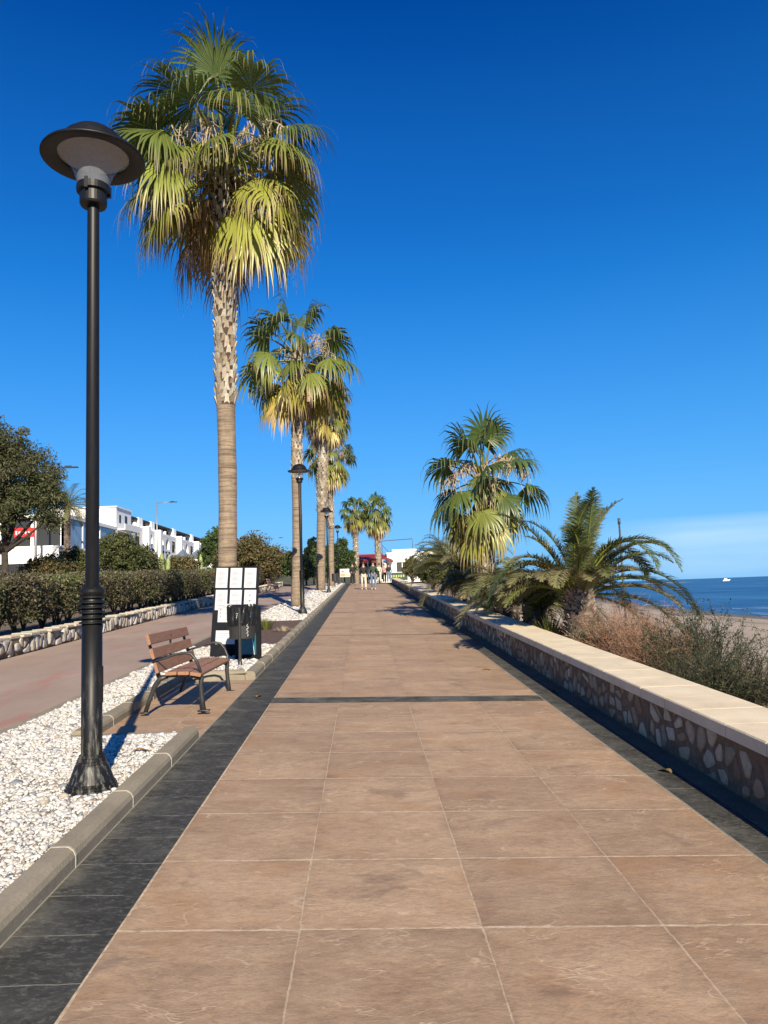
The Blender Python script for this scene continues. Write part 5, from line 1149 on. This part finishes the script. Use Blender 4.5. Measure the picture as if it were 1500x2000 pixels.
twiggy('dry_bush', 'small brown bush at the right edge of the picture', 4.3, 7.3, bz_(4.3, 7.3)-.25, .35, .4, 60, 7, BR, 1500, [(.26, .17, .10)], tw=.9, lsize=.025)
at_tree('shrub', 'dense dark green shrub under the far date palms', 905, 1150, 1085, 70, 23.5, 9000, .09, G1, 61, zbase=.6)
at_tree('shrub', 'grey green shrub at the foot of the palms along the far wall', 845, 1140, 1085, 60, 32, 9000, .11, G1, 62, zbase=.9)
at_tree('shrub', 'shadowed green shrub between the largest date palm and its low neighbour', 1050, 1190, 1120, 60, 14.2, 7000, .07, G3, 63, zbase=.4)
at_tree('shrub', 'dusty shrub beyond the last palm near the white bar', 805, 1128, 1085, 40, 46, 6000, .14, G2, 64, zbase=1.3)
# boat, post
o = thing('motor_boat', 'tiny white boat far out on the sea', 'boat', (0, 0, 0)); d = ray(1417, 1128.5); k = 900/d[1]; o.location = (d[0]*k, 900, -2.5)
mb = MB(); mb.add([(-4, -1.2, .1), (3, -1.2, .1), (5, 0, .5), (3, 1.2, .1), (-4, 1.2, .1), (-4, -1.5, 1.4), (3, -1.5, 1.6), (6, 0, 1.9), (3, 1.5, 1.6), (-4, 1.5, 1.4)], [(0, 1, 6, 5), (1, 2, 7, 6), (2, 3, 8, 7), (3, 4, 9, 8), (4, 0, 5, 9), (5, 6, 7, 8, 9)]); mb.build('hull', M['white'], o)
mb = MB(); mb.box(-2, 1.5, -1, 1, 1.5, 3.2, bev=.2); mb.build('cabin', M['white'], o)
p = aty(1214, 1090, 40); o = thing('beach_post', 'slim grey post rising behind the largest date palm', 'post', (p[0], 40, -2.2)); ht = aty(1213, 1012, 40)[2]+2.2
mb = MB(); mb.tube([(0, 0, 0), (0, 0, ht*.96)], [.07, .05], 10); mb.build('shaft', M['leddark'], o, True); mb = MB(); mb.tube([(0, 0, ht*.955), (0, 0, ht)], [.08, .07], 10); mb.build('cap', M['leddark'], o, True)

# ------------------------------------------------------------------ people
def skinned(name, nodes, edges, mat, parent, sub=2):
    me = bpy.data.meshes.new(name); me.from_pydata([n[0] for n in nodes], edges, []); ob = bpy.data.objects.new(name, me); COL.objects.link(ob)
    md = ob.modifiers.new('s', 'SKIN'); 
    sv = me.skin_vertices[0].data if me.skin_vertices else None
    if sv is None:
        return None
    for i, n in enumerate(nodes): 
        r_ = n[1]; sv[i].radius = (r_, r_) if isinstance(r_, float) else r_
    sv[0].use_root = True; m2 = ob.modifiers.new('d', 'SUBSURF'); m2.levels = sub; m2.render_levels = sub
    dg = bpy.context.evaluated_depsgraph_get(); ev = ob.evaluated_get(dg); nm = bpy.data.meshes.new_from_object(ev)
    ob.modifiers.clear(); ob.data = nm; nm.materials.clear(); nm.materials.append(mat); nm.polygons.foreach_set('use_smooth', [True]*len(nm.polygons)); ob.parent = parent; return ob
def person(label, loc, rz, top, legs, hairlong=False, step=.16, shoes=None, coat=None, arm=(.1, .1), fullsleeve=True, hgt=1.68, bagside=0):
    o = thing('person', label, 'person', loc, rz); k = hgt/1.70
    def q(*v): return tuple(c*k for c in v)
    s = step
    # +y is forward for the figure (it faces local -y towards camera when rz = 0 -> use -y forward)
    nodes = [(q(0, 0, .95), .105), (q(0, .01, 1.12), .10), (q(0, 0, 1.34), .115), (q(0, 0, 1.45), .06), (q(0, -.01, 1.54), .065), (q(0, -.015, 1.63), .078),
             (q(.10, 0, .90), .085), (q(.11, -s*.4, .50), .058), (q(.11, -s, .09), .040), (q(.115, -s-.13, .04), .034),
             (q(-.10, 0, .90), .085), (q(-.11, s*.1, .50), .058), (q(-.11, s, .11), .040), (q(-.115, s-.12, .05), .034),
             (q(.17, 0, 1.38), .052), (q(.23, .02+arm[0]*.3, 1.12), .040), (q(.22, -arm[0], .89), .030), (q(-.17, 0, 1.38), .052), (q(-.23, .02-arm[1]*.3, 1.12), .040), (q(-.22, -arm[1], .89), .030)]
    edges = [(0, 1), (1, 2), (2, 3), (3, 4), (4, 5), (0, 6), (6, 7), (7, 8), (8, 9), (0, 10), (10, 11), (11, 12), (12, 13), (2, 14), (14, 15), (15, 16), (2, 17), (17, 18), (18, 19)]
    # short fingered hands
    for a in (16, 19):
        h = nodes[a][0]; sx_ = 1 if a == 16 else -1; b = len(nodes); nodes.append(((h[0], h[1]-.01, h[2]-.07), .022)); edges.append((a, b))
        for j in range(4): nodes.append(((h[0]+sx_*.0, h[1]-.03+.018*j, h[2]-.135-.012*(1.5-abs(1.5-j))), .009)); edges.append((b, len(nodes)-1))
        nodes.append(((h[0]-sx_*.03, h[1]-.04, h[2]-.10), .009)); edges.append((b, len(nodes)-1))
    body = skinned('body', nodes, edges, M['skin'], o)
    # face details
    mb = MB(); hz = 1.625*k
    mb.tube([(0, -.085*k, hz+.012), (0, -.108*k, hz-.012)], [.010, .013], 6); mb.build('nose', M['skin'], body, True)
    for sx_ in (-1, 1): mb = MB(); mb.tube([(sx_*.03, -.080*k, hz+.02), (sx_*.03, -.089*k, hz+.02)], [.010, .006], 6); mb.build('eye', M['hair'], body, True)
    mb = MB(); mb.tube([(-.024, -.082*k, hz-.042), (0, -.090*k, hz-.044), (.024, -.082*k, hz-.042)], .006, 5); mb.build('mouth', M['pinkcloth'], body, True)
    hr = [((0, .015, 1.70*k), .070), ((0, .045, 1.64*k), .078), ((0, .06, 1.56*k), .066)]+([((0, .07, 1.44*k), .07), ((0, .07, 1.34*k), .05)] if hairlong else [])
    hr2 = hr+[((0, -.035, 1.705*k), .052)]; skinned('hair', hr2, [(i, i+1) for i in range(len(hr)-1)]+[(0, len(hr))], M['hair'], o)
    tn = [(q(0, 0, .89), .135), (q(0, .01, 1.12), .118), (q(0, 0, 1.33), .130), (q(0, 0, 1.43), .07), (q(.17, 0, 1.375), .066), (q(.23, .02+arm[0]*.3, 1.12), .052), (q(-.17, 0, 1.375), .066), (q(-.23, .02-arm[1]*.3, 1.12), .052)]
    te = [(0, 1), (1, 2), (2, 3), (2, 4), (4, 5), (2, 6), (6, 7)]
    if fullsleeve: tn += [(q(.222, -arm[0]*.9, .92), .040), (q(-.222, -arm[1]*.9, .92), .040)]; te += [(5, 8), (7, 9)]
    skinned('top', tn, te, top, o)
    ln = [(q(0, 0, .94), .130), (q(.10, 0, .88), .102), (q(.11, -s*.4, .50), .078), (q(.11, -s*.97, .12), .066), (q(-.10, 0, .88), .102), (q(-.11, s*.1, .50), .078), (q(-.11, s*.97, .14), .066)]
    skinned('trousers', ln, [(0, 1), (1, 2), (2, 3), (0, 4), (4, 5), (5, 6)], legs, o)
    for sx_, yy, zz in ((1, -s, .05), (-1, s, .06)): skinned('shoe', [(q(sx_*.112, yy+.03, zz), .048), (q(sx_*.114, yy-.06, zz-.012), .042), (q(sx_*.116, yy-.15, zz-.015), .036)], [(0, 1), (1, 2)], shoes or M['whitecloth'], o, 1)
    return o
def feet(px, py, y): c = aty(px, py, y); return (c[0], y, P(c[0], y)+.002)
person('walker in a black top and loose cream trousers, left of the walking pair', feet(711, 1150, 47.5), .05, M['blacktop'], M['cremecloth'], True, .17, arm=(.12, -.12))
w2 = person('walker in a dark green top and blue jeans, right of the walking pair', feet(730, 1151, 47.3), -.05, M['greentop'], M['denim'], False, .14, arm=(.05, .15), hgt=1.74)
b_ = thing('backpack', 'black bag hanging at the hip of the walker in jeans', 'bag', (w2.location.x+.30, w2.location.y+.02, w2.location.z+.75)); mb = MB(); mb.box(-.09, .09, -.12, .12, 0, .42, bev=.04); mb.build('bag_body', M['blacktop'], b_); mb = MB(); mb.tube([(-.02, 0, .40), (-.10, 0, .62), (-.2, -.02, .72)], .012, 6); mb.build('strap', M['blacktop'], b_)
person('walker dressed all in black near the far lamp', feet(689, 1138, 58), .4, M['blacktop'], M['blacktop'], False, .12, shoes=M['blacktop'])
def farfeet(px, y): c = aty(px, 1135, y); return (c[0], y, 2.125)
person('distant person in a pale coat behind the walking pair', farfeet(741, 66), .2, M['cremecloth'], M['cremecloth'], True, .1)
person('distant person in pink beside the low cream wall', farfeet(751, 68), -.3, M['pinkcloth'], M['blacktop'], False, .12)
person('distant person in blue jeans at the end of the sea wall', farfeet(760, 67), .1, M['blacktop'], M['denim'], False, .1)
# fallen leaves
rr = random.Random(12)
for k, (x, y, lab) in enumerate(((-1.25, 8.9, 'dry leaf lying on the dark edging beside the bench recess'), (2.12, 5.55, 'curled dry leaf in the wall shadow on the right'), (2.2, 9.0, 'thin dry leaf along the foot of the sea wall'), (-1.75, 6.05, 'reddish flat leaf lying on the white gravel by the near lamp'), (1.72, 10.9, 'single dry leaf on the paving close to the right border beyond the dark band'))):
    z = P(x, y)+.006 if x > -1.6 else bedz(0, y)+.02; o = thing('dead_leaf', lab, 'leaf', (x, y, z), rr.uniform(0, 3), 'fallen dead leaves'); mb = MB(); n = 9; vs = []
    for i in range(n): t_ = i/(n-1); w = .028*math.sin(PI*t_)**.7+.002; vs += [(-.07+.14*t_, -w, .012*math.sin(t_*5)+.008), (-.07+.14*t_, 0, .012*math.sin(t_*5)), (-.07+.14*t_, w, .012*math.sin(t_*5)+.010)]
    mb.add(vs, [(3*i+j, 3*i+j+1, 3*i+j+4, 3*i+j+3) for i in range(n-1) for j in (0, 1)], (.36, .21, .10) if k != 1 else (.30, .22, .08)); mb.build('leaf_blade', M['boot'], o, cols=True)
